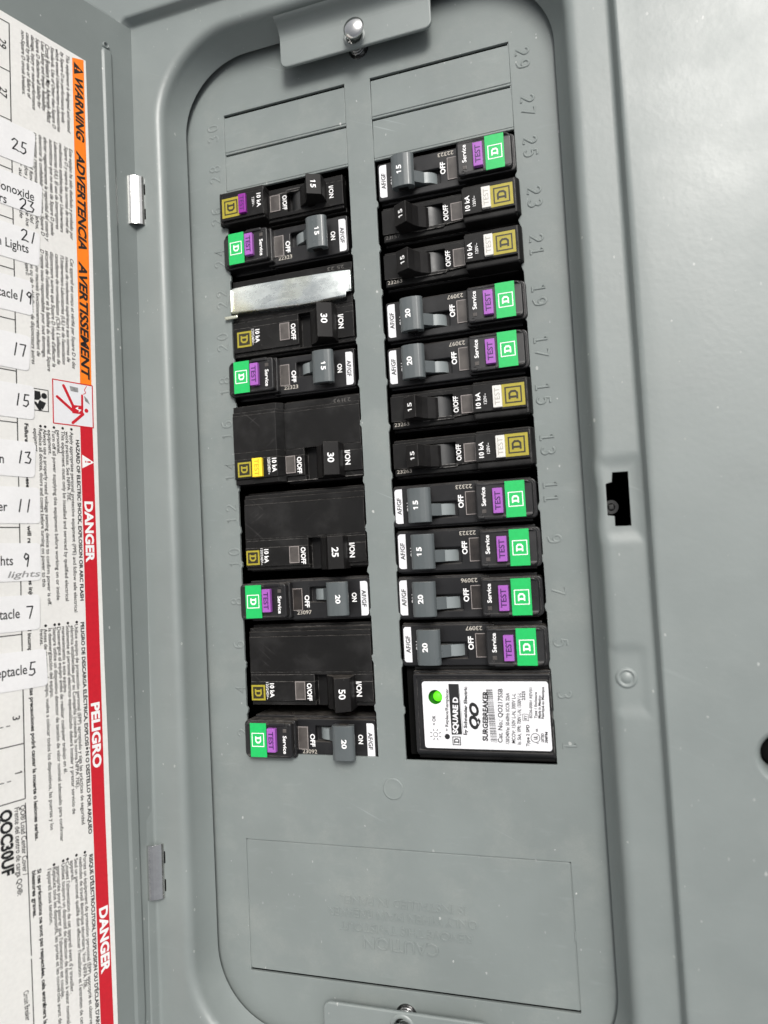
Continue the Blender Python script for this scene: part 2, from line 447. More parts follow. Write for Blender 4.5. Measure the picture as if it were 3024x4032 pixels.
# measured lines of print: text, place across, drift, start, end, style
LINES=[
  ('This equipment is designed and tested', 29.7, -0.1, 152.2, 118.7, 'i'),
  ('by Square D to performance levels', 32.1, -0.21, 152.2, 121.8, 'i'),
  ('which exceed Underwriters Laboratories', 34.1, 0.08, 152.3, 117.0, 'i'),
  ('Standards. Use of Other than Square D', 36.1, 0.05, 152.1, 117.6, 'i'),
  ('Circuit Breakers May Adversely Affect', 38.2, 0.15, 151.9, 118.9, 'i'),
  ('User Safety and Impair Reliability.', 40.1, 0.05, 152.1, 122.8, 'i'),
  ('Square D disclaims all liability for', 42.1, 0.19, 152.2, 123.1, 'i'),
  ('damage, injury or non-performance', 44.1, 0.04, 152.3, 121.4, 'i'),
  ('caused by the use or failure of', 46.0, 0.12, 152.2, 125.2, 'i'),
  ('non-Square D circuit breakers.', 48.0, -0.04, 152.1, 125.7, 'i'),
  ('Este equipo ha sido diseñado y probado por', 29.4, -0.37, 112.0, 73.2, 'i'),
  ('Square D y supera las normas de nivel de', 31.3, -0.17, 112.1, 75.4, 'i'),
  ('rendimiento establecidas por Underwriters', 33.6, -0.17, 112.4, 75.0, 'i'),
  ('Laboratories (UL). El uso de interruptores', 35.6, 0.05, 112.0, 75.6, 'i'),
  ('automáticos que no sean de Square D puede', 37.6, -0.07, 112.1, 72.3, 'i'),
  ('afectar negativamente la seguridad del usuario y', 39.8, 0.07, 112.0, 69.1, 'i'),
  ('deteriorar la confiabilidad del equipo. Square D', 41.7, 0.18, 112.0, 70.9, 'i'),
  ('no asume responsabilidad por daños,', 43.7, 0.05, 112.1, 72.7, 'i'),
  ('lesiones o mal funcionamiento del', 45.7, -0.21, 112.2, 74.4, 'i'),
  ('equipo causados por el uso de los', 47.6, 0.2, 111.8, 72.6, 'i'),
  ('interruptor automático de', 49.8, -0.04, 111.8, 75.1, 'i'),
  ('Cet appareil est conçu et vérifié par Square D à des', 29.9, -0.09, 65.1, 19.7, 'i'),
  ('niveaux de rendement supérieurs aux normes de', 32.0, -0.21, 65.4, 22.0, 'i'),
  ("l'Underwriters Laboratories (UL) et de l'association", 34.0, -0.11, 65.3, 20.7, 'i'),
  ("canadienne de normalisation (CSA). L'utilisation de", 36.1, -0.13, 65.2, 20.3, 'i'),
  ("disjoncteurs autres que Square D risque d'affecter la", 38.1, 0.04, 65.3, 18.9, 'i'),
  ("sécurité de l'utilisateur et la fiabilité du matériel. Square", 40.1, -0.06, 65.3, 16.8, 'i'),
  ('D rejette toute responsabilité pour tout dommage,', 42.0, 0.06, 65.2, 21.9, 'i'),
  ('blessure ou mauvais fonctionnement résultant de', 44.1, -0.11, 65.6, 21.9, 'i'),
  ("l'utilisation ou de la défaillance de disjoncteurs autres", 46.2, 0.02, 65.6, 18.4, 'i'),
  ('que ceux de Square D.', 48.1, 0.48, 65.3, 52.9, 'i'),
  ('HAZARD OF ELECTRIC SHOCK, EXPLOSION OR ARC FLASH', 29.0, 0.38, -9.1, -73.1, 'b'),
  ('Apply appropriate personal protective equipment (PPE) and follow safe electrical', 31.5, 0.23, -6.2, -77.4, 'r'),
  ('work practices. See NFPA 70E.', 33.4, 0.31, -6.2, -33.9, 'r'),
  ('This equipment must only be installed and serviced by qualified electrical', 35.0, 0.38, -6.2, -72.8, 'r'),
  ('personnel.', 37.0, 0.17, -6.1, -15.5, 'r'),
  ('Turn off all power supplying this equipment before working on or inside', 38.6, 0.54, -6.3, -72.2, 'r'),
  ('equipment.', 40.5, 0.24, -6.4, -16.0, 'r'),
  ('Always use a properly rated voltage sensing device to confirm power is off.', 42.1, 0.61, -6.3, -73.9, 'r'),
  ('Replace all devices, doors and covers before turning on power to this', 43.9, 0.34, -6.3, -66.8, 'r'),
  ('equipment.', 45.9, 0.42, -6.4, -15.7, 'r'),
  ('Failure to follow these instructions will result in serious injury', 49.1, 0.64, -4.9, -72.8, 'b'),
  ('PELIGRO DE DESCARGA ELÉCTRICA, EXPLOSIÓN O DESTELLO POR ARQUEO', 28.3, 1.3, -81.5, -163.0, 'b'),
  ('Utilice equipo de protección personal (EPP) apropiado y siga las prácticas de seguridad', 30.9, 1.1, -82.1, -158.5, 'r'),
  ('eléctrica establecidas por su Compañía (consulte la norma NFPA 70E).', 32.7, 0.92, -82.4, -144.5, 'r'),
  ('Solamente el personal eléctrico especializado deberá instalar y prestar servicio de', 34.4, 1.0, -82.2, -153.5, 'r'),
  ('mantenimiento a este equipo.', 36.5, 0.29, -82.4, -107.7, 'r'),
  ('Desenergice el equipo antes de realizar cualquier trabajo en él.', 37.7, 1.53, -82.4, -137.6, 'r'),
  ('Siempre utilice un dispositivo detector de tensión de valor nominal adecuado para confirmar', 39.5, 1.3, -82.4, -162.0, 'r'),
  ('la desenergización del equipo.', 41.7, 0.29, -82.5, -108.5, 'r'),
  ('Antes de energizar el equipo, vuelva a colocar todos los dispositivos, las puertas y los', 43.1, 1.1, -82.5, -156.6, 'r'),
  ('frentes.', 45.1, 0.09, -82.5, -88.5, 'r'),
  ('El incumplimiento de estas precauciones podrá causar la muerte o lesiones serias.', 48.9, 1.46, -81.2, -158.4, 'b'),
  ("RISQUE D'ÉLECTROCUTION, D'EXPLOSION OU D'ÉCLAIR D'ARC", 27.0, 1.24, -170.7, -235.3, 'b'),
  ('Portez un équipement de protection personnel (ÉPP) approprié et observez', 29.5, 1.13, -170.0, -233.5, 'r'),
  ('méthodes de travail électrique sécuritaire. Voir NFPA 70E.', 31.4, 0.78, -170.3, -218.7, 'r'),
  ("Seul un personnel qualifié doit effectuer l'installation et l'entretien de cet", 33.1, 0.98, -170.1, -230.7, 'r'),
  ('appareil.', 35.1, 0.3, -170.2, -177.9, 'r'),
  ("Coupez l'alimentation de cet appareil avant d'y travailler.", 36.6, 0.91, -170.0, -217.7, 'r'),
  ('Utilisez toujours un dispositif de détection de tension à valeur nominale', 38.2, 0.91, -170.1, -228.8, 'r'),
  ("appropriée pour s'assurer que l'alimentation est coupée.", 40.1, 0.84, -170.3, -217.7, 'r'),
  ('Replacez tous les dispositifs, les portes et les couvercles avant de', 41.5, 1.12, -170.2, -226.2, 'r'),
  ("l'appareil sous tension.", 43.7, 0.42, -170.1, -189.9, 'r'),
  ('Si ces précautions ne sont pas respectées, cela entraînera la', 47.0, 1.27, -168.8, -223.4, 'b'),
  ('blessures graves.', 49.5, 0.14, -168.7, -185.0, 'b'),
  ('QO® Load Center Cover /', 52.9, 0.53, -144.5, -169.1, 'r'),
  ('Frente del centro de carga QO®:', 54.9, 0.56, -144.7, -175.3, 'r'),
  ('Circuit Breaker', 52.8, 0.59, -208.6, -218.9, 'r'),
  ('QOC30UF', 58.8, 0.49, -144.4, -167.1, 'B'),
]
BUL = [(31.7, -5.1), (35.3, -5.1), (38.8, -5.2), (42.3, -5.3), (44.1, -5.3), (31.3, -81.3), (34.9, -81.3), (38.4, -81.4), (40.1, -81.4), (43.6, -81.4), (30.1, -169.1), (33.5, -169.0), (37.0, -169.2), (38.7, -169.2), (42.2, -169.3)]
SURGE=[
   ('= OK', 19.01, 0.22, -128.6, -124.8, 1.3, 'r') ,
   ('= Replace/Remplacer', 24.37, 0.98, -130.8, -114.5, 1.15, 'r') ,
   ('SQUARE D', 27.63, 0.83, -131.6, -117.8, 1.9, 'b') ,
   ('by Schneider Electric', 31.71, 1.13, -132.1, -113.7, 1.2, 'b') ,
   ('QO', 34.87, 0.63, -129.9, -119.8, 4.0, 'q') ,
   ('SURGEBREAKER', 39.26, 1.18, -134.2, -115.3, 1.9, 'b') ,
   ('Cat. No.: QO2175SB', 44.96, 1.29, -134.7, -114.4, 1.7, 'r') ,
   ('120/240Vac 50-60Hz SCCR: 22kA', 47.67, 1.23, -135.1, -116.0, 1.35, 'r') ,
   ('MCOV: 150V L-N, 300V L-L', 49.96, 1.2, -134.8, -116.2, 1.35, 'r') ,
   ('In: 5kA, VPR: 700V L-N, 1500V L-L', 52.06, 1.26, -135.2, -115.9, 1.35, 'r') ,
   ('Type 2 SPD', 54.83, 0.53, -135.8, -127.8, 1.15, 'm') ,
   ('RY', 54.46, 0.1, -125.9, -124.3, 1.2, 'r') ,
   ('2325', 54.21, 0.23, -118.8, -115.3, 1.2, 'm') ,
   ('8226-0001 REV01', 56.71, 0.74, -125.4, -114.1, 1.05, 'r') ,
   ('Type 1 Enclosure', 58.46, 0.64, -125.4, -115.7, 0.95, 'm') ,
   ('Made in Mexico', 59.82, 0.56, -125.4, -116.9, 0.95, 'm') ,
   ('Fabriqué au Mexique', 61.13, 0.78, -125.5, -113.8, 0.95, 'm') ,
   ('UL', 57.67, 0.1, -133.3, -131.8, 1.3, 'b') ,
   ('c', 58.12, 0.04, -134.8, -134.3, 0.9, 'm') ,
   ('us', 58.12, 0.07, -130.3, -129.2, 1.0, 'm') ,
   ('LISTED', 60.18, 0.22, -134.1, -130.8, 0.9, 'b') ,
   ('3MFM', 61.62, 0.28, -134.4, -130.3, 1.0, 'm') ,
]

# ------------------------------------------------------------------ the panel: trim, recess, cover plate
CY = -43.0
def taper(x, y, z): return (x * (1 + .00006 * (y + 60)) , y, z)

def smooth01(t): t = max(0., min(1., t)); return t * t * (3 - 2 * t)

def ring(hx, yt, yb, r, z):
    """rounded rectangle, counter-clockwise from the right-hand side, fine along the right side"""
    pts = []
    ys = [yb + r + (yt - yb - 2 * r) * i / 400 for i in range(401)]
    pts += [(hx, y) for y in ys]
    for a0, cx, cy in ((0, hx - r, yt - r),): pts += [(cx + r * math.cos(math.radians(a0 + 90 * i / 16)), cy + r * math.sin(math.radians(a0 + 90 * i / 16))) for i in range(1, 17)]
    pts += [(hx - r - (2 * hx - 2 * r) * i / 24, yt) for i in range(1, 25)]
    pts += [(-hx + r + r * math.cos(math.radians(90 + 90 * i / 16)), yt - r + r * math.sin(math.radians(90 + 90 * i / 16))) for i in range(1, 17)]
    pts += [(-hx, yt - r - (yt - yb - 2 * r) * i / 40) for i in range(1, 41)]
    pts += [(-hx + r + r * math.cos(math.radians(180 + 90 * i / 16)), yb + r + r * math.sin(math.radians(180 + 90 * i / 16))) for i in range(1, 17)]
    pts += [(-hx + r + (2 * hx - 2 * r) * i / 24, yb) for i in range(1, 25)]
    pts += [(hx - r + r * math.cos(math.radians(270 + 90 * i / 16)), yb + r + r * math.sin(math.radians(270 + 90 * i / 16))) for i in range(1, 16)]
    return [(x, y, z) for x, y in pts]

def pocket(x, y, x0, x1, y0, y1, ramp_):
    dx = min(x - x0, x1 - x); dy = min(y - y0, y1 - y)
    return smooth01(min(dx, dy) / ramp_)

def trim_geo():
    spec = [(258, 330, -420, 3, 4.0), (258, 330, -420, 3, 19.0), (257, 329, -419, 2.5, 20.2), (255, 327, -417, 2, 20.4)]
    for d_ in (0, 30, 80, 110, 130, 140, 145): spec.append((250 - d_, 320 - d_ * .92, -412 + d_ * .92, 2.5, 20.4))
    spec += [(103.9, 185.6, -272.6, 4, 20.4), (103.1, 184.8, -271.8, 4, 20.2), (102.6, 184.2, -271.2, 4, 19.6), (101.7, 183.2, -270.2, 4, 17.2), (101.3, 182.7, -269.7, 4, 16.5), (100.7, 182.2, -269.2, 4, 16.2)]
    for k in range(12):
        t = k / 11; spec.append((99.8 - 10.2 * t, 181.6 - 7.6 * t, -267.6 + 7.6 * t, 4 + 32 * t, 16.2))
    spec += [(88.6, 173.2, -259.2, 36, 16.12), (87.6, 172.3, -258.3, 35.6, 15.8), (86.7, 171.5, -257.5, 35.2, 15.2), (86.0, 170.9, -256.9, 35, 14.3), (85.5, 170.5, -256.5, 34.8, 13.2), (85.2, 170.3, -256.3, 34.6, 11.8),
             (84.8, 169.9, -255.9, 34.4, 10.6), (83.6, 168.6, -254.9, 33.4, 7), (82.0, 167.0, -253.6, 32.4, 4.0), (81.5, 166.5, -253.2, 32, 3.1), (81.4, 166.4, -253.1, 31.9, 2.9), (81.7, 166.7, -253.4, 32.1, 2.7), (84, 169.0, -255.6, 34, 2.9)]
    rings = [ring(*s) for s in spec]; n = len(rings[0]); v, f = [], []
    for r_ in rings: v += r_
    for k in range(len(rings) - 1):
        for i in range(n):
            j = (i + 1) % n; f.append((k * n + i, k * n + j, (k + 1) * n + j, (k + 1) * n + i))
    o = []
    for x, y, z in v:
        if z > 10 and 82 < x < 100.5:
            z -= .8 * pocket(x, y, 85.2, 102.6, -62.5, -30.0, 5.5)
            z -= .6 * pocket(x, y, 85.0, 99.4, -121.5, -96.5, 3.4)
            pass
            e = math.exp(-((y + 36) / 5) ** 2) + math.exp(-((y + 57) / 5) ** 2)
            x -= .5 * e * (x < 90)
        if 190 < y or x > 104 or y < -275: z += .35 * math.sin(y * .021 + x * .013)
        o.append(taper(x, y, z))
    return Geo().add(o, f)

panel = thing('breaker_panel', 'grey steel breaker panel with recessed cover and raised rim around the breakers', 'electrical panel', (0, -43, 0))
POFF = (0, 43, 0)

tg = trim_geo()
me = to_mesh('trim', tg, 'paint_front', POFF, 50)
cut2 = circle(137.4, -132.8, 9.0, 40)
cut_poly = [(91.6, -36.8), (96.9, -36.9), (96.7, -56.0), (91.3, -55.9), (91.3, -52.3), (89.0, -51.9), (89.1, -40.7), (91.2, -40.2)]
cut = bpy.data.objects.new('cutter', to_mesh('cutter', plate(cut_poly, [], 8, 24).join(plate(cut2, [], 12, 28)), 'dark', POFF, 0)); COL.objects.link(cut); cut.parent = panel
trim = obj('trim', me, panel)
so = trim.modifiers.new('sheet', 'SOLIDIFY'); so.thickness = .0009; so.offset = -1
bool_ = trim.modifiers.new('slot', 'BOOLEAN'); bool_.object = cut; bool_.operation = 'DIFFERENCE'; bool_.solver = 'FAST'
bpy.context.view_layer.update()
dgr = bpy.context.evaluated_depsgraph_get()
new = bpy.data.meshes.new_from_object(trim.evaluated_get(dgr))
trim.modifiers.clear(); trim.data = new; new.name = 'trim'
bpy.data.objects.remove(cut)
trim['label'] = 'wide front trim with raised rim and latch slot'

part('pressed_rivet', lathe([(3.7, 15.58), (3.3, 16.0), (2.9, 16.25), (2.5, 16.15), (2.2, 15.75), (1.9, 15.75), (1.5, 16.1), (.8, 16.25), (.01, 16.3)], 91.3, -108.4, 40, True), 'paint_front', panel, POFF, 60)

# enclosure behind (dark inside seen through the slots)
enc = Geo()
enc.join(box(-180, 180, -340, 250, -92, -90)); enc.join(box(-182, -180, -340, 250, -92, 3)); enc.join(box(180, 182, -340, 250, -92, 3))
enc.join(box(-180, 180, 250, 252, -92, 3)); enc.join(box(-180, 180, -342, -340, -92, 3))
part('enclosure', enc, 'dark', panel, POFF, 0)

def latch_inside():
    g = lathe([(2.6, 3.2), (2.6, 3.6), (1.4, 3.6), (1.4, 3.2)], 90.6, -48.4, 20, False)
    g.join(box(89.6, 91.6, -49.4, -47.4, 2.2, 3.4, .3)); return g
part('latch_keeper', latch_inside(), 'rocker_black', panel, POFF)

# cover plate with its two openings
def ragged(x, ya, yb, side, nubs):
    """one side of an opening from ya to yb; side = +1 when the metal lies towards +x; small torn nubs stand into the hole"""
    pts = []; step = .5 * (1 if yb > ya else -1); y = ya + step
    while (y < yb - .3) if step > 0 else (y > yb + .3):
        o = 0
        for ny in nubs:
            d_ = abs(y - ny)
            if d_ < 1.9: o = max(o, (.45 + .35 * random.random()) * smooth01((1.9 - d_) / 1.1))
        pts.append((x - side * (o + .05 * random.random()), y)); y += step
    return pts
NL_R = [67.8, 48.4, 29.0, 10.9, -6.0, -29.8, -49.9, -67, -84.4, -103, -123.0]
NL_L = [84, 66, 47.5, 28, 8, -12, -28.5, -47.2, -62.2, -84, -105.4, -124.7]
NR_R = [85.7, 67.1, 48.7, 28.5, 10, -9.2, -28.9, -46.2, -66, -84.5, -106.2, -125]
NR_L = [86, 67, 48, 29, 10, -9, -29, -47, -67, -86.7, -105.3, -124]
def opening(x0, x1, y0, y1, nl, nr):
    return [(x0, y0), (x1, y0)] + ragged(x1, y0, y1, 1, nr) + [(x1, y1), (x0, y1)] + ragged(x0, y1, y0, -1, nl)
TOPY = 142.0
holes = [opening(-64.4, -5.8, -142.6, 142.1, NL_L, NL_R), opening(5.8, 64.6, -143.3, 141.6, NR_L, NR_R)]
tw = [(-66.9, -232.2), (67.1, -232.2), (67.1, -178.5), (-66.9, -178.5)]
cover = part('cover_plate', plate(rrect(-86.5, 86.5, -259, 172, 34, 8), holes + [tw], -1.4, 0, .22), 'paint_cover', panel, POFF, 40)

# blank twist-outs still in place
def blank(x0, x1, y0, y1):
    g = plate(rrect(x0 + .12, x1 - .12, y0 + .02, y1, .5, 3), [], -1.5, -.25, .28)
    g.xf(lambda x, y, z: (x, y, z + .30 * smooth01((y0 + 5.5 - y) / 5.5) - .18 * smooth01((y - (y1 - 5)) / 5)))
    return g
for x0, x1, y0, y1 in ((-64.4, -5.8, 124.3, 141.0), (-64.4, -5.8, 106.2, 122.7), (5.8, 64.6, 124.3, 140.6), (5.8, 64.6, 105.8, 122.7)):
    part('knockout_plate', blank(x0, x1, y0, y1), 'paint_cover', panel, POFF, 40)
for x0, x1, y in ((-64.4, -5.8, 123.35), (5.8, 64.6, 123.35), (-64.4, -5.8, 105.35), (5.8, 64.6, 105.0)):
    part('bridge_strip', box(x0 + .05, x1 - .05, y - .05, y + .95, -1.4, -.05, .3), 'paint_cover', panel, POFF, 40)

for x, y0, y1 in ((-64.35, 107.5, 141), (64.5, 107.5, 141), (-5.85, 124.4, 132.5), (5.85, 124.4, 132.5), (-5.85, 106.5, 114.5), (5.85, 106.5, 114.5)):
    part('seam_web', box(x - .35, x + .35, y0, y1, -1.2, -.34), 'paint_cover', panel, POFF)

# big twist-out at the bottom with its raised caution text
tp = plate([(-66.4, -231.2), (66.7, -231.2), (66.7, -178.75), (-66.45, -178.75)], [], -1.45, -.12, .26)
twist = part('twistout_plate', tp, 'paint_cover', panel, POFF, 40)
for x0, x1, y0, y1 in ((-67.1, -66.2, -231, -178.5), (66.5, 67.3, -231, -178.5), (-66.9, 67.1, -178.95, -178.3)):
    part('seam_web', box(x0, x1, y0, y1, -1.3, -.42), 'paint_cover', panel, POFF)
for x0, x1, y0, y1 in ((-67.1, -66.3, -206.2, -203.4), (66.5, 67.3, -206.8, -203.2)):
    part('retaining_nub', box(x0, x1, y0, y1, -1.2, .12, .35), 'paint_cover', panel, POFF)
for t, c, ln_, cap in (('CAUTION', (-.6, -215.6), 31, 4.6), ('REMOVE THIS TWISTOUT', (1.2, -210.1), 54.4, 3.2), ('ONLY WHEN MAIN BREAKER', (0, -204.7), 61.5, 3.2), ('IS INSTALLED IN PANEL', (.6, -199.6), 52, 3.2)):
    g = letters(t, (c[0], c[1], -.12), (-1, 0, 0), (0, -1, 0), cap, ln_, 'z', 0, ext=.032, bev=.02)
    part('embossed_lettering', g, 'paint_cover', twist, POFF, 60)

# embossed circuit numbers
NUM = [(29, 69.7, 133.4), (27, 70.5, 113.5), (25, 70.4, 96.4), (23, 70.7, 75.8), (21, 70.3, 56.4), (19, 69.9, 36.3), (17, 69.4, 16), (15, 68.8, -2.6), (13, 69.2, -22.3), (11, 69.2, -40.7), (9, 69.2, -58.8), (7, 69.4, -78.6), (5, 68.9, -98.0), (3, 69.1, -117.2), (1, 69.8, -136.2),
       (30, -70.2, 134.8), (28, -69.8, 115.4), (26, -69.9, 95.7), (24, -69.0, 75.9), (22, -68.6, 56.8), (20, -69.2, 37.4), (18, -68.9, 17.4), (16, -68.8, -2.4), (14, -67.9, -21.0), (12, -68.0, -39.8), (10, -67.4, -59.0), (8, -67.2, -78.0), (6, -67.0, -96.6), (4, -66.8, -115.8), (2, -66.4, -134.2)]
def arc_(cx, cy, rx, ry, a0, a1, n=9): return [(cx + rx * math.cos(math.radians(a0 + (a1 - a0) * i / n)), cy + ry * math.sin(math.radians(a0 + (a1 - a0) * i / n))) for i in range(n + 1)]
STROKES = {'0': [arc_(.3, .5, .27, .5, 90, 450, 20)], '1': [[(.12, .80), (.32, 1.0), (.32, 0)], [(.1, 0), (.54, 0)]],
           '2': [arc_(.3, .73, .27, .27, 165, -30, 9) + [(.05, 0), (.58, 0)]],
           '3': [arc_(.29, .76, .25, .24, 150, -80, 9) + arc_(.29, .26, .28, .26, 80, -155, 10)],
           '4': [[(.44, 0), (.44, 1), (.03, .3), (.6, .3)]], '5': [[(.54, 1), (.12, 1), (.08, .56)] + arc_(.3, .33, .28, .33, 125, -150, 11)],
           '6': [[(.5, 1)] + arc_(.32, .55, .28, .42, 130, 180, 4) + arc_(.31, .29, .27, .29, 180, 530, 14)],
           '7': [[(.04, 1), (.58, 1), (.2, 0)]], '8': [arc_(.3, .76, .22, .24, -90, 270, 14), arc_(.3, .26, .27, .26, -90, 270, 14)],
           '9': [[(.12, 0)] + arc_(.3, .45, .28, .42, -50, 0, 4) + arc_(.3, .71, .27, .29, 0, 350, 14)]}
for k, x, y in NUM:
    s = 1 if x > 0 else -1
    g = Geo(); ds = str(k); sp = 5.2; hgt = 4.9
    faint = .62 if (s > 0 and k < 10) or s < 0 else 1.0
    for i, ch in enumerate(ds):
        oy = (i - (len(ds) - 1) / 2) * sp
        for st in STROKES[ch]:
            pts = [(x + s * (b - .5) * hgt, y - s * (oy + (a - .31) * hgt * .95), 0) for a, b in st]
            tg_ = tube(pts, .5, 10)
            g.join(tg_.xf(lambda x_, y_, z_: (x_, y_, z_ * .72 * faint - .03)))
    part('embossed_number', g, 'paint_cover', panel, POFF, 75)

# small pressed dimple, mounting tabs, screws
part('pressed_disc', lathe([(4.3, -.02), (4.25, .12), (4.0, .34), (3.7, .30), (3.2, .18), (1.5, .24), (.01, .26)], -.2, -154.9, 40), 'paint_cover', panel, POFF, 60)

def tab_geo(x0, x1, y0, y1, top):
    rs = (0, 0, 3.2, 3.2) if top else (3.2, 3.2, 0, 0)
    hc = (2.4, 155.7) if top else (1.0, -241.2)
    g = plate(rrect(x0, x1, y0, y1, 0, 5, rs), [circle(*hc, 3.3, 24)], 6.3, 7.9, .6, 2)
    yw = y1 if top else y0; s = 1 if top else -1
    yw += s * -1.5
    arc = [(yw - s * .2, 7.3)] + [(yw - s * (6.2 - 6.2 * math.sin(math.radians(a))) , 7.9 + 6.2 - 6.2 * math.cos(math.radians(a))) for a in range(0, 91, 12)] + [(yw + s * .8, 14.5), (yw + s * .8, 7.3)]
    g.join(prism(arc, x0 + .4, x1 - .4, 'x')); return g
def boss(cx, cy): return lathe([(5.0, 7.88), (4.7, 8.2), (4.1, 8.42), (3.5, 8.2), (3.25, 7.6), (3.25, 6.4)], cx, cy, 32, False)
t1 = part('mounting_tab', tab_geo(-31.7, 35.4, 150.6, 169.9, True).join(boss(2.4, 155.7)), 'paint_front', panel, POFF, 45)
t2 = part('mounting_tab', tab_geo(-31.4, 34.6, -255.9, -235.6, False).join(boss(1.0, -241.2)), 'paint_front', panel, POFF, 45)
for tab, cx, cy, lean in ((t1, 1.6, 155.6, .17), (t2, .6, -241.3, .1)):
    prof = [(0.01, 0), (2.5, 0), (2.55, 5), (2.55, 11.2), (4.0, 11.6), (4.45, 12.2), (4.4, 12.8), (3.6, 13.5), (2.0, 14.0), (.01, 14.15)]
    g = lathe(prof, cx, cy, 32); g.xf(lambda x, y, z: (x + lean * z, y, z))
    part('screw', g, 'chrome', tab, POFF, 50)
    coil = [(cx + 3.1 * math.cos(a * .5), cy + 3.1 * math.sin(a * .5), .6 + a * .115) for a in range(0, 46)]
    part('spring', tube(coil, .42, 8), 'spring_steel', tab, POFF, 60)
    part('washer', lathe([(4.3, .02), (4.3, .35), (2.7, .35), (2.7, .02)], cx, cy, 32, False), 'spring_steel', tab, POFF)
dz = .35 * math.sin(-134 * .021 + 134.5 * .013)
part('screw_dimple', lathe([(10.6, 20.2 + dz), (10.0, 20.43 + dz), (9.2, 20.32 + dz), (8.2, 19.9 + dz), (7.2, 18.6 + dz), (6.4, 15.5 + dz), (6.2, 10.0)], 137.4, -132.8, 48, False), 'paint_front', panel, POFF, 60)
cs = lathe([(5.9, 9.6), (5.8, 11.0), (5.2, 12.1), (3.6, 12.8), (1.2, 13.1), (.01, 13.1)], 137.4, -132.8, 32)
part('cover_screw', cs, 'dark', panel, POFF, 50)

# ------------------------------------------------------------------ the door, swung open past square
TH = math.radians(69.98)
E_S = Vector((-math.cos(TH), 0, math.sin(TH))); E_N = Vector((math.sin(TH), 0, math.cos(TH)))
HINGE = Vector((-101, 0, 17.0))
def dpt(s, y, n=0.0): return tuple(HINGE + E_S * s + Vector((0, y, 0)) + E_N * n)
DOOR_AT = (-101, -43, 17)
DOFF = (101, 43, -17)
door = thing('panel_door', 'grey steel panel door swung open on the hinge side with a long raised bead', 'door', DOOR_AT)
g = Geo()
dn = prism([(-1.5, 182.0), (198, 182.0), (198, -269), (-1.5, -269)], -1.1, 0, 'x', .3)     # (n, s, y)
g.add([dpt(s, y, n) for n, s, y in dn.v], dn.f)
part('door_leaf', g, 'paint_door', door, DOFF, 40)
g = Geo()
# bead: flat-topped ridge with sloping flanks
secs = [(166.5, .02, .3), (165.2, .5, .75), (163.6, .85, 1), (160, .85, 1)] + [(160 - 20 * k, .85, 1) for k in range(1, 21)] + [(-255, .02, .6)]
v, f = [], []
prof = [(-2.75, 0), (-2.35, .12), (-1.75, .86), (-1.35, 1), (1.35, 1), (1.75, .86), (2.35, .12), (2.75, 0)]
for y, h, wd in secs:
    c = 11.55 - .0088 * (165 - y)
    for a, b in prof: v.append(dpt(c + a * wd, y, b * h - .02))
n = len(prof)
for k in range(len(secs) - 1):
    for i in range(n - 1): f.append((k * n + i, k * n + i + 1, (k + 1) * n + i + 1, (k + 1) * n + i))
g = Geo().add(v, f)
part('bead', g, 'paint_door', door, DOFF, 60)
g = lathe([(1.6, 0), (1.5, .7), (1.2, 1.0), (.9, .9), (.7, .3), (.01, .2)], 0, 0, 20)
g.xf(lambda x, y, z: dpt(12.2 + x, 166.6 + y, z))
part('weld_dimple', g, 'paint_door', door, DOFF, 60)

def hinge(yc, h):
    a_, b_, bulge = Vector((-102.5, 19.7)), Vector((-96.3, 15.3)), 1.9
    nrm = Vector((.58, .815))
    outer = [tuple(a_ + (b_ - a_) * (.5 - .5 * math.cos(math.pi * i / 10)) + nrm * bulge * math.sin(math.pi * i / 10)) for i in range(11)]
    inner = [(x - .3, z - .7) for x, z in outer][::-1]
    g = prism(outer + inner, yc - h, yc + h, 'y', .12, 1)
    return g
for yc, h in ((100.6, 10.9), (-186.9, 10.9)):
    part('hinge', hinge(yc, h), 'chrome', door, DOFF, 60)
    for o in (-6.0, 5.2):
        part('hinge_slot_shade', plate(rrect(-96.75, -95.75, yc + o - 2.5, yc + o + 2.5, .45), [], 16.0, 16.27), 'dark', panel, POFF)  # black pad on the ledge, painting the shade of an uncut notch

# ------------------------------------------------------------------ printed sheet on the door
DR, DU = (0, -1, 0), tuple(-E_S)             # reading runs down the door, letter tops point at the hinge
SR, SU = tuple(-E_S), (0, 1, 0)              # the pasted strips read across
lab = thing('warning_label', 'large white printed label with orange and red bands on the open door', 'label', dpt(60, -43))
LOFF = tuple(-c for c in dpt(60, -43))
def dg_(poly, n, thick=0.0):
    g = Geo()
    if thick:
        k = len(poly)
        g.add([dpt(s, y, n) for s, y in poly] + [dpt(s, y, n - thick) for s, y in poly], [tuple(range(k))] + [(i, k + i, k + (i + 1) % k, (i + 1) % k) for i in range(k)])
    else: g.add([dpt(s, y, n) for s, y in poly], [tuple(range(len(poly)))])
    return g
edge = [(21.6, 154.4), (20.6, 71), (20.6, -4), (20.3, -60), (19.9, -100), (19.3, -130), (18.9, -160), (18.0, -238), (17.6, -258)]
part('paper', dg_([(150, -258), (150, 158.5)] + edge, .14, .13), 'paper', lab, LOFF, 0)
part('orange_band', dg_([(27.7, 152.5), (22.6, 154.2), (22.3, 70), (22.6, 14.3), (27.5, 13.5), (27.6, 70)], .17), 'orange', lab, LOFF, 0)
part('red_band', dg_([(27.9, -3.6), (22.6, -3.6), (22.0, -60), (21.6, -110), (21.2, -160), (19.5, -257), (24.8, -257), (26.6, -150), (27.4, -90)], .17), 'red', lab, LOFF, 0)

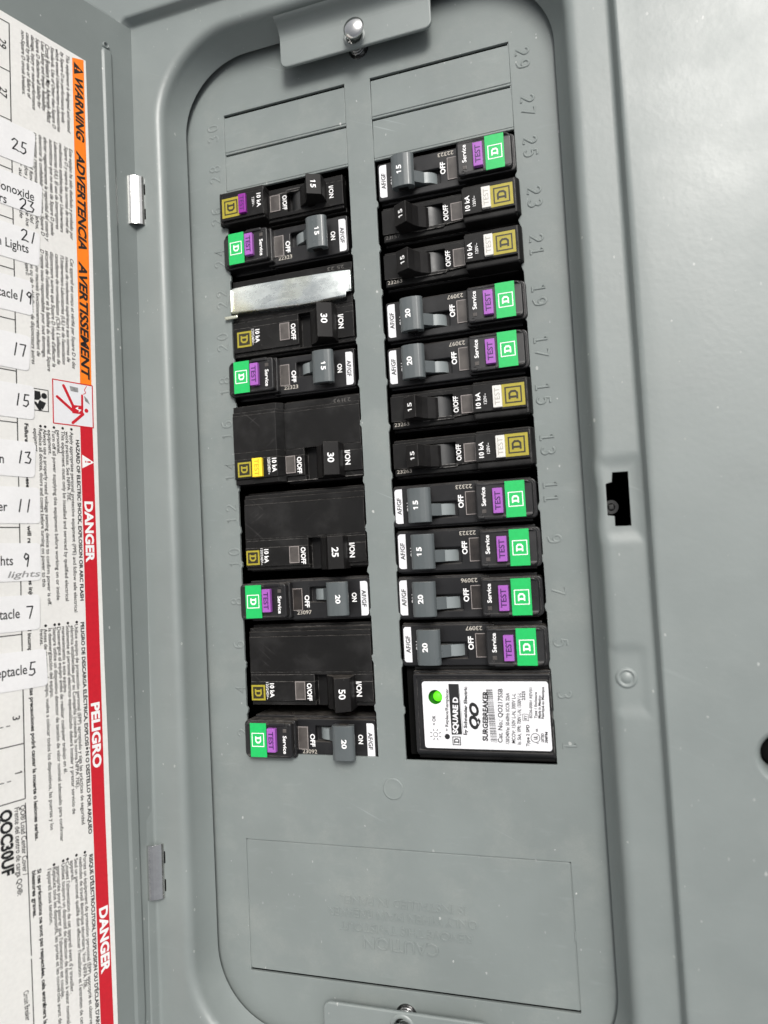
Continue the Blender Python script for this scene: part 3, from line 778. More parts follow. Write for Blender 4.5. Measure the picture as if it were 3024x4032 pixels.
def dtext(txt, s, ds, y0, y1, st, cap):
    c = dpt(s, (y0 + y1) / 2, .2)
    d = Vector((0, y1 - y0, 0)) - E_S * ds; d.normalize()
    u = (Vector(DU) - d * Vector(DU).dot(d)).normalized()
    return letters(txt, c, d, u, cap, abs(y1 - y0), st, .02)
CAPS = {'i': 1.42, 'r': 1.38, 'b': 1.38, 'B': 3.9}
para = Geo(); heavy = Geo()
for t, s, ds, y0, y1, st in LINES:
    cap = CAPS[st]
    if t.startswith('QO®') or t.startswith('Frente') or t.startswith('Circuit'): cap = 1.75
    (heavy if st in 'bB' else para).join(dtext(t, s, ds, y0, y1, st, cap))
for s, y in BUL: para.add([dpt(s - .05 + .52 * math.cos(a * .5236), y + .52 * math.sin(a * .5236), .22) for a in range(12)], [tuple(range(12))[::-1]])
part('fine_print', para, 'ink', lab, LOFF, 0)
part('heading_print', heavy, 'ink', lab, LOFF, 0)
for t, s, y0, y1, st, mat, ds in (('WARNING', 24.95, 144.8, 117.2, 'I', 'ink', 0), ('ADVERTENCIA', 25.0, 112.5, 70.6, 'I', 'ink', 0), ('AVERTISSEMENT', 25.1, 65.4, 16.2, 'I', 'ink', 0),
                              ('DANGER', 25.0, -33.7, -58.2, 'B', 'white', .1), ('PELIGRO', 24.2, -113.6, -138.8, 'B', 'white', .2), ('DANGER', 22.8, -192.2, -216.8, 'B', 'white', .3)):
    part('band_lettering', dtext(t, s, ds, y0, y1, st, 3.35), mat, lab, LOFF, 0)
def tri(s0, s1, ya, yb, mat, mk):
    part('alert_triangle', dg_([(s0, ya), (s0, yb), (s1, (ya + yb) / 2)], .2), mat, lab, LOFF, 0)
    ym = (ya + yb) / 2
    g = dg_([(s1 + 1.5, ym - .42), (s1 + 1.5, ym + .42), (s1 + 3.0, ym + .25), (s1 + 3.0, ym - .25)], .23).join(dg_([(s1 + 3.35, ym - .33), (s1 + 3.35, ym + .33), (s1 + 3.95, ym + .33), (s1 + 3.95, ym - .33)], .23))
    part('exclamation_mark', g, mk, lab, LOFF, 0)
tri(27.0, 22.7, 151.2, 145.8, 'ink', 'orange'); tri(27.4, 22.3, -14.9, -20.4, 'white', 'red')

def thick_line(p, q, w, n, cap=True):
    p, q = Vector((*p, 0)), Vector((*q, 0)); d = (q - p).normalized(); a = Vector((-d.y, d.x, 0)) * w / 2
    pts = []
    for c, sgn in ((q, 1), (p, -1)):
        for i in range(7):
            t = math.radians(90 - 30 * i); pts.append(c + sgn * (d * math.cos(t) * w / 2) + sgn * a.normalized() * math.sin(t) * w / 2)
    return dg_([(x.x, x.y) for x in pts], n)
# shock pictogram
pc = Geo()
for a, b in (((38.9, 14.0), (22.3, 14.0)), ((22.3, 14.0), (22.3, -3.4)), ((22.3, -3.4), (38.9, -3.4)), ((38.9, -3.4), (38.9, 14.0))): pc.join(thick_line(a, b, .45, .21))
part('picture_ground', dg_([(38.9, 14.0), (22.3, 14.0), (22.3, -3.4), (38.9, -3.4)], .19), 'label_white', lab, LOFF, 0)
pc.join(thick_line((34.5, 12.1), (30.6, 4.2), 1.15, .22)).join(thick_line((37.2, 7.3), (30.6, 2.3), 1.15, .22)).join(dg_([(31.4, 4.9), (27.3, 5.0), (26.6, 2.9), (26.2, 1.6), (31.1, 1.5)], .215))
pc.join(thick_line((26.8, 9.3), (26.9, 3.4), .9, .22)).join(thick_line((26.6, 1.7), (31.0, -2.4), 1.15, .22))
pc.join(dg_([(25.1 + .85 * math.cos(a * .5236), 3.3 + .85 * math.sin(a * .5236)) for a in range(12)], .22))
for a, b in (((24.8, 13.4), (25.8, 11.7)), ((25.8, 11.7), (25.2, 10.6)), ((25.2, 10.6), (26.2, 9.9))): pc.join(thick_line(a, b, .28, .22))
part('shock_pictogram', pc, 'red', lab, LOFF, 0)
part('shock_bolt', dg_([(29.9, 3.6), (28.5, 4.5), (28.7, 3.5), (27.2, 3.4), (28.5, 2.1), (28.3, 2.95)], .24), 'white', lab, LOFF, 0)
part('grey_patches', dg_([(32.0, 12.4), (28.5, 12.2), (28.4, 10.3), (31.6, 10.4)], .22).join(dg_([(26.0, 9.4), (24.5, 8.1), (23.5, 6.0), (25.5, 7.2)], .22)), 'graphite', lab, LOFF, 0)  # two flat grey patches on the picture
ic = Geo()
for a, b in (((46.3, 9.1), (40.8, 9.1)), ((40.8, 9.1), (40.8, .7)), ((40.8, .7), (46.3, .7))): ic.join(thick_line(a, b, .3, .21))
ic.join(dg_([(42.4 + 1.15 * math.cos(a * .5236), 6.7 + 1.15 * math.sin(a * .5236)) for a in range(12)], .22)).join(dg_([(47, 8.3), (44.0, 8.2), (43.6, 6), (44.4, 4.9), (47, 4.6)], .22))
ic.join(dg_([(44.2, 4.9), (41.7, 4.0), (43.0, 1.3), (45.3, 2.4)], .22)).join(dg_([(46.8, 4.2), (45.4, 3.9), (43.2, 1.0), (44.6, .9)], .22))
part('manual_pictogram', ic, 'ink', lab, LOFF, 0)
# directory table
tb = Geo()
tb.join(thick_line((53.3, 152), (52.2, -142.2), .38, .20))
for i in range(16):
    y = 151.97 - i * 19.63; s0 = 53.3 - 1.1 * i / 15
    tb.join(thick_line((s0, y), (140, y), .36, .21))
tb.join(thick_line((52.2, -144.1), (51.0, -197.5), .34, .20)).join(thick_line((51.0, -198.8), (50.2, -240), .34, .20))
for y in (-115.6, -135.0):
    for k in range(6): tb.join(thick_line((57.2 + 2.4 * k, y), (58.4 + 2.4 * k, y), .3, .2))
for a, b in (((56.2, -221.5), (63, -220.5)), ((56.2, -221.5), (56.6, -229.2)), ((56.6, -229.2), (63, -228.4)), ((58, -223.2), (58.4, -227.4)), ((58.4, -227.4), (63, -227))): tb.join(thick_line(a, b, .5, .2))
tb.join(thick_line((56.0, -231.8), (60.5, -236.5), 1.5, .21)).join(thick_line((58.2, -234.2), (63, -232.5), 1.2, .21))
part('table_rules', tb, 'ink', lab, LOFF, 0)
def atext(txt, s, y, cap, st='r', sq=.8, n=.2, length=None): return letters(txt, dpt(s, y, n), SR, SU, cap, length, st, .02, squash=sq)
for t, s, y in (('29', 55.9, 142.3), ('27', 55.9, 122.6)): part('circuit_number', letters(t, dpt(s, y, .2), DR, DU, 2.7, None, 'r', .02), 'ink', lab, LOFF, 0)
for t, s, y in (('3', 54.9, -113.3), ('1', 54.4, -132.6)): part('circuit_number', letters(t, dpt(s, y, .2), DR, DU, 2.6, None, 'r', .02), 'ink', lab, LOFF, 0)

# pasted name strips with hand-written numbers
STRIPS = [('25', 43.9, 112.0, 45.0, 96.8, (50.4, 103.6), [], 'blank white strip with handwritten 25, topmost on the door label'),
          ('23', 41.6, 91.6, 42.1, 78.0, (47.7, 80.8), [('Monoxide', 44.9, 85.4, 'end'), ('rs', 55.4, 80.4, 'end')], 'white strip printed Monoxide with handwritten 23'),
          ('21', 42.9, 71.4, 43.3, 57.8, (47.4, 68.6), [('n Lights', 47.4, 63.6, 'end')], 'white strip printed Lights with handwritten 21'),
          ('19', 46.5, 51.0, 46.2, 37.4, (49.2, 44.2), [('tacle', 51.9, 44.0, 'end')], 'white strip printed tacle with curly handwritten 19 below the Lights strip'),
          ('17', 47.2, 29.0, 48.0, 15.4, (51.8, 23.0), [], 'blank white strip with handwritten 17'),
          ('15', 46.2, 9.8, 46.4, -3.2, (51.1, 3.8), [], 'blank white strip with handwritten 15 beside the reader pictogram'),
          ('13', 46.0, -12.0, 46.6, -25.4, (50.6, -18.0), [('n', 57.9, -19.0, 'end')], 'white strip with handwritten 13 and a printed n'),
          ('11', 44.9, -29.2, 44.9, -42.8, (51.0, -36.1), [('er', 56.9, -36.6, 'end')], 'white strip ending in printed er with handwritten 11'),
          ('9', 45.0, -50.2, 45.0, -64.2, (50.4, -56.4), [('hts', 55.2, -56.4, 'end')], 'white strip with handwritten 9 and pencilled word lights'),
          ('7', 45.6, -69.4, 45.7, -82.4, (49.4, -75.8), [('tacle', 53.1, -75.8, 'end')], 'white strip printed tacle with handwritten 7 below the pencilled strip'),
          ('5', 43.6, -89.8, 43.2, -103.6, (49.0, -96.7), [('eptacle', 50.8, -96.4, 'end')], 'white strip printed eptacle with handwritten 5, lowest on the door')]
DIGIT = {'1': [[(.55, 1), (.35, 0)]], '2': [[(.05, .8), (.3, 1), (.62, .92), (.6, .65), (.1, .05), (.45, .1), (.8, .02)]],
         '3': [[(.1, .95), (.6, .97), (.32, .58), (.66, .4), (.5, .08), (.08, .06)]], '5': [[(.32, 1), (.22, .52), (.62, .52), (.68, .2), (.4, 0), (.12, .08)], [(.3, 1), (.72, 1)]],
         '7': [[(.08, .95), (.66, .97), (.36, 0)]], '9': [[(.62, .85), (.36, 1), (.16, .72), (.4, .5), (.62, .78), (.52, 0)]]}
def scrawl(txt, s, y, h, w, n):
    g = Geo(); tot = len(txt) * h * .62
    for i, ch in enumerate(txt):
        x0 = -tot / 2 + i * h * .66
        for st in DIGIT[ch]:
            pts = [(s - (x0 + (a + random.uniform(-.03, .03)) * h * .78), y + (b - .5 + random.uniform(-.03, .03)) * h) for a, b in st]
            for p, q in zip(pts[:-1], pts[1:]): g.join(thick_line(p, q, w, n))
    return g
for num, s0, y0, s1, y1, (ns, ny), words, lb in STRIPS:
    cy = (y0 + y1) / 2; far = 118
    st = thing('name_strip', lb, 'sticker', dpt(60, cy, .3), group='name strips pasted over the circuit table')
    so_ = tuple(-c for c in dpt(60, cy, .3)); tilt = random.uniform(-.012, .02)
    pl = rrect(0, far - (s0 + s1) / 2, 0, y0 - y1, 1.5, 4)
    poly = [((s0 if y > (y0 - y1) / 2 else s1) + x, y1 + y + tilt * x) for x, y in pl]
    k = len(poly)
    part('strip_paper', dg_(poly[::-1], .34, .1), 'sticker', st, so_, 0)
    part('handwriting', scrawl(num, ns, ny, 4.6, .50, .37), 'pen', st, so_, 0)
    for t, s, y, mode in words:
        v_, f_ = raw_text(t, 'r'); w_ = (max(p[0] for p in v_) - min(p[0] for p in v_)) * 3.5 / CAPH * .76
        part('printed_word', atext(t, s + w_ / 2, y, 3.5, 'r', .76, .34), 'ink', st, so_, 0)
    if num == '9': part('pencil_note', letters('lights', dpt(51.2, -61.6, .34), SR, SU, 2.3, 12.0, 'i', .02), 'graphite', st, so_, 0)

# ------------------------------------------------------------------ breakers (s runs outwards from the centre strip, t up the panel for the right column)
S0 = 35.0
_mc = {}
def bpart(name, key, fn, mat, parent, smooth=40):
    k = (name, key, mat)
    if k not in _mc: _mc[k] = to_mesh(name, fn(), mat, (-S0, 0, 0), smooth)
    return obj(name, _mc[k], parent)
D1, U1 = (0, 1, 0), (-1, 0, 0)
def word(parent, t, s, tt, z, cap, length, st, mat, name='lettering', d=D1, u=U1):
    return bpart(name, (t, s, tt, z, cap, length, st, d), lambda: letters(t, (s, tt, z), d, u, cap, length, st), mat, parent, 0)

def make(label, side, yc, dx, cat='circuit breaker', group='circuit breakers plugged into the panel', name='circuit_breaker'):
    return thing(name, label, cat, (side * (S0 + dx), yc, 0), (0 if side > 0 else math.pi) + math.radians(random.uniform(-.35, .35)), group)

def half_round(s0, s1, zc, r, n=14):
    c = (s0 + s1) / 2; w = (s1 - s0) / 2
    return [(c - w * math.cos(math.pi * i / n), zc + r * math.sin(math.pi * i / n)) for i in range(n + 1)] + [(s1, zc - 3), (s0, zc - 3)]

def quarter(s0, w, z0, d, n=12):
    return [(s0 - 2, z0 - d - 2), (s0 - 2, z0)] + [(s0 + w * math.sin(math.pi / 2 * i / n), z0 - d + d * math.cos(math.pi / 2 * i / n)) for i in range(n + 1)] + [(s0 + w, z0 - d - 2)]

def lens(parent, s0, s1, t0, t1, z, dark=False, cover=None):
    mat = 'lens_dark' if dark else 'lens'
    w = bpart('window_lens', (s0, s1, t0, t1, z), lambda: box(s0, s1, t0, t1, z - 1.5, z + .28, .18), mat, parent)
    bpart('lens_edge_glint', (s0, s1, t0, t1, z), lambda: frame_geo(((s0 + s1) / 2, (t0 + t1) / 2, z + .31), D1, U1, t1 - t0 - .3, s1 - s0 - .3, .26, 0), 'lens_edge_glint', w, 0)  # flat lighter frame, edge glints put into the colour

def dual(label, side, yc, dx, amp, code, dark=False):
    """breaker with green end, purple button and grey bar handle"""
    b = make(label, side, yc, dx)
    def body():
        slot = rrect(19, 33.0, -4.9, 1.4, .5, 2)
        g = plate(rrect(6.2, 44, -7.9, 8.5, .8, 3), [slot], -9, -1.3, .45)
        g.join(box(6.6, 62, -8.6, 8.9, -40, -4, .4)); return g
    bpart('body', 'dual', body, 'black', b)
    bpart('side_step', 'dual', lambda: box(6.4, 41.6, 7.6, 9.1, -12, -2.6, .4), 'black', b)
    def block():
        g = plate(rrect(41.3, 63.2, -7.15, 7.25, 0, 5, (2.0, 1.3, 1.3, 2.0)), [], -20, 4.5, .7, 3)
        g.xf(lambda x, y, z: (x, y, z - (1.4 * smooth01((x - 60.6) / 2.6) if z > 0 else 0)))
        g.join(plate(rrect(40.6, 64.3, -7.6, 7.75, 0, 5, (2, .8, .8, 2)), [], -22, 1.6, .5, 2)); return g
    bpart('service_block', 'dual', block, 'black', b)
    word(b, 'Service', 44.3, 1.7, 4.5, 1.62, 7.3, 'm', 'white')
    bpart('status_window', 'dual', lambda: box(43.5, 45.1, -4.75, -3.3, 3.6, 4.56, .08), 'lens', b)
    bpart('latch_bar', 'dual', lambda: box(44.2, 51.4, -7.25, -5.9, 3, 4.85, .3).join(box(42.9, 44.1, -5.6, -5.1, 4, 4.62, .05)), 'black', b)
    tb_ = bpart('test_button', 'dual', lambda: box(48.0, 51.8, -5.1, 4.6, 3.8, 6.0, .22), 'purple', b)
    bpart('lettering', 'TESTp', lambda: letters('TEST', (49.9, -.25, 6.0), D1, U1, 2.1, 7.2, 'm', .03), 'purple_ink', tb_, 0)
    gp = bpart('green_plate', 'dual', lambda: box(52.7, 60.2, -6.95, 7.0, 4.3, 4.6, .04), 'green', b)
    bpart('emblem', 'dual', lambda: frame_geo((56.6, -.1, 4.6), D1, U1, 5.7, 5.7, .34, .05).join(emblem_d((56.5, -.1, 4.6), D1, U1, 2.9, 2.7, .05)), 'white', gp, 0)
    lens(b, 36.1, 40.9, -4.7, 4.9, -1.25, dark)
    word(b, 'OFF', 34.3, 1.0, -1.3, 2.0, 5.2, 'b', 'white')
    word(b, 'ON', 13.0, .1, -1.3, 1.95, 3.8, 'b', 'white')
    word(b, code, 35.8, 6.75 if side > 0 else 5.6, -1.3, 1.6, 6.6, 'r', 'white_dim', 'date_code', (-1, 0, 0), (0, -1, 0))
    ls = bpart('label_strip', 'dual', lambda: plate(rrect(7.0, 10.2, -6.4, 7.7, 0, 5, (.15, 1.1, 1.1, .15)), [], -1.35, -1.2), 'label_white', b)
    bpart('lettering', 'AF', lambda: letters('AF/GF', (8.75, .7, -1.2), D1, U1, 1.75, 6.9, 'm', .04), 'ink', ls, 0)
    prof = [(14.3, 1.7), (13.75, 4.1), (14.2, 5.1), (15.3, 5.75), (17.2, 6.1), (19.5, 6.15), (21.4, 5.9), (22.7, 5.2), (23.35, 4.1), (22.9, 1.7)]
    h = bpart('handle', 'dual', lambda: prism(prof, -6.75, 7.1, 'y', .3), 'handle_grey', b, 30)
    bpart('number', ('g', amp), lambda: letters(amp, (17.5, .3, 6.12), D1, U1, 2.0, 3.6, 'b', .05), 'white', h, 0)
    bpart('end_recess_shade', 'dual', lambda: box(16.4, 20.6, -6.85, -6.5, 2.0, 4.4).join(box(16.4, 20.6, 6.8, 7.2, 2.0, 4.4)), 'handle_black', h, 0)  # dark pads on the bar ends stand in for shade in the hollows
    bpart('stem', 'dual', lambda: prism([(20.5, -4), (20.5, 2.4), (23, 2.4), (26.4, -.4), (26.6, -4)], -4.2, .7, 'y', .15), 'handle_grey', b, 30)
    bpart('rocker', 'dual', lambda: prism(quarter(25.4, 6.6, -.5, 6.5), -4.0, .5, 'y'), 'rocker_grey', b, 50)
    return b

P_IN, P_OUT = (14.3, 5.8), (19.9, 8.9)
def black_handle(b, t0, t1, amp, cap=2.5, length=3.9, tn=None):
    prof = [(14.7, -4), (14.5, .5), (14.2, 3.2), P_IN, P_OUT, (20.5, 7.6), (21.6, 4.8), (23.4, 2.2), (26.2, .2), (27, -1), (27, -4)]
    h = bpart('handle', ('bk', t0, t1), lambda: prism(prof, t0, t1, 'y', .22), 'handle_black', b, 25)
    u = Vector((P_IN[0] - P_OUT[0], 0, P_IN[1] - P_OUT[1])).normalized()
    c = ((P_IN[0] + P_OUT[0]) / 2 + .2, tn if tn is not None else (t0 + t1) / 2, (P_IN[1] + P_OUT[1]) / 2)
    bpart('number', ('bk', amp, c), lambda: letters(amp, c, D1, tuple(u), cap, length, 'm', .1), 'white', h, 0)
    return h

def emblem_yellow(b, s, t, w, z, inverse=False):
    p = bpart('emblem_plate', (s, t, w, z), lambda: box(s - w / 2, s + w / 2, t - w / 2, t + w / 2, z - .1, z + .08, .03), 'mustard', b)
    if not inverse:
        bpart('emblem', (s, t, w, 0), lambda: frame_geo((s, t, z + .08), D1, U1, w * .74, w * .74, w * .062, .05).join(emblem_d((s, t, z + .08), D1, U1, w * .40, w * .42, .05)), 'logo_ink', p, 0)
    else:
        bpart('emblem_ground', (s, t, w, 1), lambda: frame_geo((s, t, z + .08), D1, U1, w * .76, w * .76, w * .38, .04), 'logo_ink', p, 0)
        bpart('emblem', (s, t, w, 2), lambda: emblem_d((s, t, z + .08), D1, U1, w * .48, w * .50, .08), 'mustard', p, 0)

def single(label, side, yc, dx, amp, btn='white_btn', ink='white_ink2', code=None, sd=0.0, tall=True):
    """one-pole breaker with mustard end and black toggle"""
    b = make(label, side, yc, dx)
    def body():
        slot = rrect(20, 33.3, -5.3, 4.4, .4, 2)
        g = plate(rrect(7.0, 43, -4.5, 6.1, .3, 2), [slot], -9, -.9, .22)
        g.join(box(7.1, 43, -7.5, -4.45, -12, -1.7, .5)); g.join(box(7.2, 43, 5.9, 7.4, -14, -1.9, .4))
        g.join(box(7.0, 62, -8.4, 8.0, -40, -5, .4)); return g
    bpart('body', 'single', body, 'black_dusty', b)
    def block():
        g = box(42.1, 63.0, -5.3, 5.6, -20, 4.5, .3).join(box(42.1, 63.4, -8.0, -5.2, -20, 3.5, .7)).join(box(42.2, 63.2, 5.4, 6.8, -20, 3.4, .5))
        g.join(prism([(62.7, -15), (62.7, 4.2), (63.6, 3.9), (64.7, 2.2), (64.9, -15)], -7.6, 6.4, 'y', .3)); return g
    bpart('test_block', 'single', block, 'black_dusty', b)
    word(b, '10 kA', 44.2, -.7, 4.5, 1.85, 6.2, 'm', 'white'); word(b, '120V~', 46.95, -.3, 4.5, 1.2, 4.2, 't', 'white')
    emblem_yellow(b, 57.9, 0, 8.8, 4.5)
    tb_ = bpart('test_button', 'single', lambda: box(50.1, 53.6, -4.5, 4.1, 3.8, 5.9, .22), btn, b)
    bpart('lettering', 'TESTs', lambda: letters('TEST', (51.85, -.2, 5.9), D1, U1, 2.0, 6.6, 't', .03), ink, tb_, 0)
    lens(b, 36.4, 41.4, -4.2, 3.4, -.85)
    word(b, 'O/OFF', 34.3, 0, -.9, 1.95, 6.6, 'm', 'white'); word(b, 'I/ON', 12.3, -.2, -.9, 1.95, 5.4, 'm', 'white') if side < 0 else None
    black_handle(b, -5.1, 3.7, amp, 2.2, 3.4, -.7)
    bpart('rocker', 'single', lambda: prism(quarter(25.6, 7.4, -1.2, 6.5), -5.0, 4.1, 'y'), 'rocker_black', b, 50)
    if code: word(b, code, 11.2, -5.5, -1.7, 1.5, 6.3, 't', 'ghost' if code != '23263' else 'white_dim', 'date_code', (1, 0, 0), (0, 1, 0))
    return b

def double(label, yc, amp, lines, logo_t, win_t, hand_t, x0=6.7, x1=62.4, z_blk=None, volts='120/240V~', yellow=False, code=None, seal=None):
    """two-pole breaker in the left column; t grows towards the bottom of the photograph"""
    b = make(label, -1, yc, 0)
    t = lines
    zs = [-2.0, -1.2, -.85, -1.05, -.95, -1.9]
    def body():
        g = Geo()
        hole0, hole1 = hand_t[0] - .2, hand_t[1] - .2
        for k in range(len(t) - 1):
            z = zs[k]
            a, c = t[k], t[k + 1]
            if c <= hole0 + .5: g.join(box(x0, x1, a, c, -14, z, .22))
            else:
                m0 = max(a, hole0); m1 = min(c, hole1)
                if m0 > a + .1: g.join(box(x0, x1, a, m0, -14, z, .15))
                if m1 > m0:
                    g.join(box(x0, 15.5, m0, m1, -14, z, .15)); g.join(box(32.6, x1, m0, m1, -14, z, .15))
                if c > m1 + .1: g.join(box(x0, x1, max(m1, a), c, -14, z, .2))
        g.join(box(x0, x1, t[0] - 1.2, t[-1] + .8, -40, -5, .4)); return g
    bpart('body', label, body, 'black_dusty', b)
    if z_blk:
        def block():
            g = Geo()
            for k in range(len(t) - 1):
                dz = (-1.0, -.2, 0, -.15, -.1, -1.0)[k]
                g.join(prism([(40.9, -6), (41.2, -.6), (43.6, z_blk + dz), (64.0, z_blk + dz), (64.6, z_blk + dz - 1.2), (64.6, -6)], t[k], t[k + 1], 'y', .2))
            return g
        bpart('test_block', label, block, 'black_dusty', b)
    zf = z_blk if z_blk else -.95
    emblem_yellow(b, 58.8 if not z_blk else 59.2, (logo_t[0] + logo_t[1]) / 2, logo_t[1] - logo_t[0], zf + .05, True)
    mid = (win_t[0] + win_t[1]) / 2
    if yellow:
        tb_ = bpart('test_button', 'y', lambda: box(50.2, 54.9, mid - 3.6, mid + 4.6, zf - .5, zf + 1.5, .3), 'yellow_btn', b)
        bpart('lettering', 'TESTy', lambda: letters('TEST', (52.6, mid + .5, zf + 1.5), D1, U1, 2.1, 7.2, 't', .03), 'yellow_ink', tb_, 0)
        word(b, '10 kA', 44.9, mid, zf - .02, 2.0, 6.1, 'b', 'white'); word(b, volts, 47.4, mid + .3, zf - .02, 1.3, 7.2, 'r', 'white')
    else:
        word(b, '10 kA', 52.3, mid, zf, 1.9, 6.0, 'b', 'white'); word(b, volts, 54.5, mid + .2, zf, 1.2, 7.2, 't', 'white')
    lens(b, 36.7, 41.5, win_t[0], win_t[1], -.9)
    word(b, 'O/OFF', 35.0, mid + .6, -.95, 2.0, 7.2, 'b', 'white'); word(b, 'I/ON', 12.9, mid - .6, -.95, 2.2, 6.1, 'b', 'white')
    black_handle(b, hand_t[0], hand_t[1], amp, 2.6, 4.0, mid)
    bpart('rocker', ('dbl', hand_t), lambda: prism(half_round(25.6, 32.4, -9.4, 4.0), hand_t[0] + .5, hand_t[1] - .5, 'y'), 'dark', b, 50)
    if code: word(b, code, 14.2, t[1] - .9, zs[1], 1.5, 7.6, 't', 'ghost', 'date_code', (1, 0, 0), (0, 1, 0))
    return b

DUALS = [(1, 95.1, .4, '15', '22323', False, 'green-ended breaker with grey 15 handle directly below the blank knockouts, beside embossed 25'),
         (1, 34.9, .8, '20', '23097', False, 'green-ended breaker with grey 20 handle and clear window, beneath a white-button one, beside embossed 19'),
         (1, 15.4, .4, '20', '23097', False, 'green-ended breaker with grey 20 handle just above a white-button breaker, beside embossed 17'),
         (1, -42.7, -.4, '15', '22323', True, 'green-ended breaker with grey 15 handle just below a white-button breaker, beside embossed 11'),
         (1, -61.2, 0, '15', '22323', True, 'green-ended breaker with grey 15 handle, third above the surge protector, beside embossed 9'),
         (1, -79.9, -.5, '20', '23096', True, 'green-ended breaker with grey 20 handle, second above the surge protector, beside embossed 7'),
         (1, -98.7, .2, '20', '23097', True, 'green-ended breaker with grey 20 handle directly above the surge protector, beside embossed 5'),
         (-1, 76.9, 1.7, '15', '22323', False, 'green-ended breaker with grey 15 handle directly above the steel clip, beside embossed 24'),
         (-1, 19.0, 1.6, '15', '22323', False, 'green-ended breaker with grey 15 handle directly above the yellow-button breaker, beside embossed 18'),
         (-1, -78.1, .1, '20', '23097', True, 'green-ended breaker with grey 20 handle between the two plain wide breakers, beside embossed 8'),
         (-1, -135.9, .4, '20', '23092', False, 'green-ended breaker with grey 20 handle below the plain wide 50 breaker, beside embossed 2')]
for side, y, dx, amp, code, dark, lb in DUALS: dual(lb, side, y, dx, amp, code, dark)
for y, dx, code, lb in ((76.9, .6, '23157', 'black white-button breaker just below the uppermost green-ended one, beside embossed 23'), (57.6, .4, '23263', 'black white-button breaker just above a green-ended 20 breaker, beside embossed 21'),
                    (-2.6, 0, '23263', 'black white-button breaker just below a green-ended 20 breaker, beside embossed 15'), (-22.1, 0, '23263', 'black white-button breaker between another of its kind and a green-ended one, beside embossed 13')):
    single(lb, 1, y, dx, '15', code=code)
single('black breaker with deep purple test button and mustard emblem beside embossed number 26', -1, 95.9, 2.1, '15', 'purple_deep', 'purple_ink')

double('wide black breaker with 30 handle half covered by a steel clip', 47.0, '30', [-17.6, -14.6, -3.9, 0.5, 4.4, 15.2, 17.2], (6.0, 13.0), (4.9, 12.7), (2.0, 16.7), 7.2, 64.2, code='25 23')
double('wide black breaker with bright yellow test button and 30 handle', -10.6, '30', [-17.4, -14.6, -13.2, 3.1, 6.0, 14.6, 16.9], (7.3, 13.7), (5.9, 13.6), (3.1, 16.9), 6.6, 42, 3.0, yellow=True, code='23193')
double('wide black breaker with plain front and 25 handle below the yellow-button one', -48.5, '25', [-16.2, -14.6, -12.1, 2.9, 6.9, 15.0, 16.4], (7.9, 14.2), (6.9, 14.3), (4.0, 17.5), 6.8, 62.2)
double('wide black breaker with plain front and tall 50 handle, lowest wide one', -106.3, '50', [-16.4, -14.9, -12.7, 2.3, 6.3, 14.4, 16.2], (7.7, 14.2), (6.1, 13.9), (3.6, 17.1), 6.8, 62.2)

# ---- steel hold-down clip over the upper half of one breaker
clip = thing('hold_down_clip', 'shiny zinc plated steel clip folded over the wide breaker with 30 handle', 'retaining clip', (-35, 54, 2))
CO = (35, -54, -2)
top = [(-61.2, 60.4), (-8.0, 59.5), (-7.2, 58.8), (-6.9, 50.5), (-9.0, 50.2), (-9.4, 48.3), (-17.3, 48.0), (-29.0, 47.9), (-45, 48.5), (-62.7, 49.2), (-62.9, 58.8)]
def front_y(x):
    ks = [(-62.9, 49.2), (-45, 48.5), (-29, 47.9), (-17.3, 48.0), (-9.4, 48.3), (-9.0, 50.3), (-6.9, 50.5)]
    for (a, c), (e, g_) in zip(ks[:-1], ks[1:]):
        if x <= e: return c + (g_ - c) * (x - a) / (e - a)
    return ks[-1][1]
xs = [-62.9 + .35 * k for k in range(6)] + [-60.5 + 51.0 * k / 30 for k in range(1, 31)] + [-9.4, -9.0, -8.5, -8.0, -7.5, -7.1, -6.9]
v, f = [], []
for x in xs:
    y0, y1 = front_y(x), 60.4 - .9 * (x + 61.2) / 53.2
    u_ = (x + 35) / 28
    for r_ in range(9):
        w_ = r_ / 8; yy = y0 + (y1 - y0) * w_
        z = 2.62 - .75 * abs(u_) ** 7 - .45 * u_ * u_ - .9 * max(0, w_ - .86) ** 1.5 * 8 - .22 * max(0, .1 - w_) * 10 + .12 * math.sin(x * .23) * (1 - w_)
        v.append((x, yy, z))
n = 9
for k in range(len(xs) - 1):
    for r_ in range(n - 1): f.append((k * n + r_, (k + 1) * n + r_, (k + 1) * n + r_ + 1, k * n + r_ + 1))
part('top_sheet', Geo().add(v, f), 'zinc', clip, CO, 60)
fl = []
for x, y in ((-9.4, 48.3), (-17.3, 48.0), (-29, 47.9), (-45, 48.5), (-62.7, 49.2)): fl.append((x, y))
v, f = [], []
for x, y in fl:
    for dy, z in ((.35, 2.55), (0.0, 2.35), (-.28, 1.9), (-.40, 1.2), (-.40, -2.2), (.3, -2.2), (.35, 1.2)): v.append((x, y + dy, z))
n = 7
for k in range(len(fl) - 1):
    for i in range(n): f.append((k * n + i, k * n + (i + 1) % n, (k + 1) * n + (i + 1) % n, (k + 1) * n + i))
part('front_fold', Geo().add(v, f), 'zinc', clip, CO, 50)
part('end_fold', box(-63.6, -62.6, 49.4, 59.6, -6, 2.3, .35), 'zinc', clip, CO, 40)
part('end_tab', box(-66.8, -60.5, 46.7, 48.2, .8, 1.8, .35), 'zinc', clip, CO, 40)
part('back_fold', box(-7.6, -6.6, 50.8, 59.0, -5, 2.2, .3), 'zinc', clip, CO, 40)

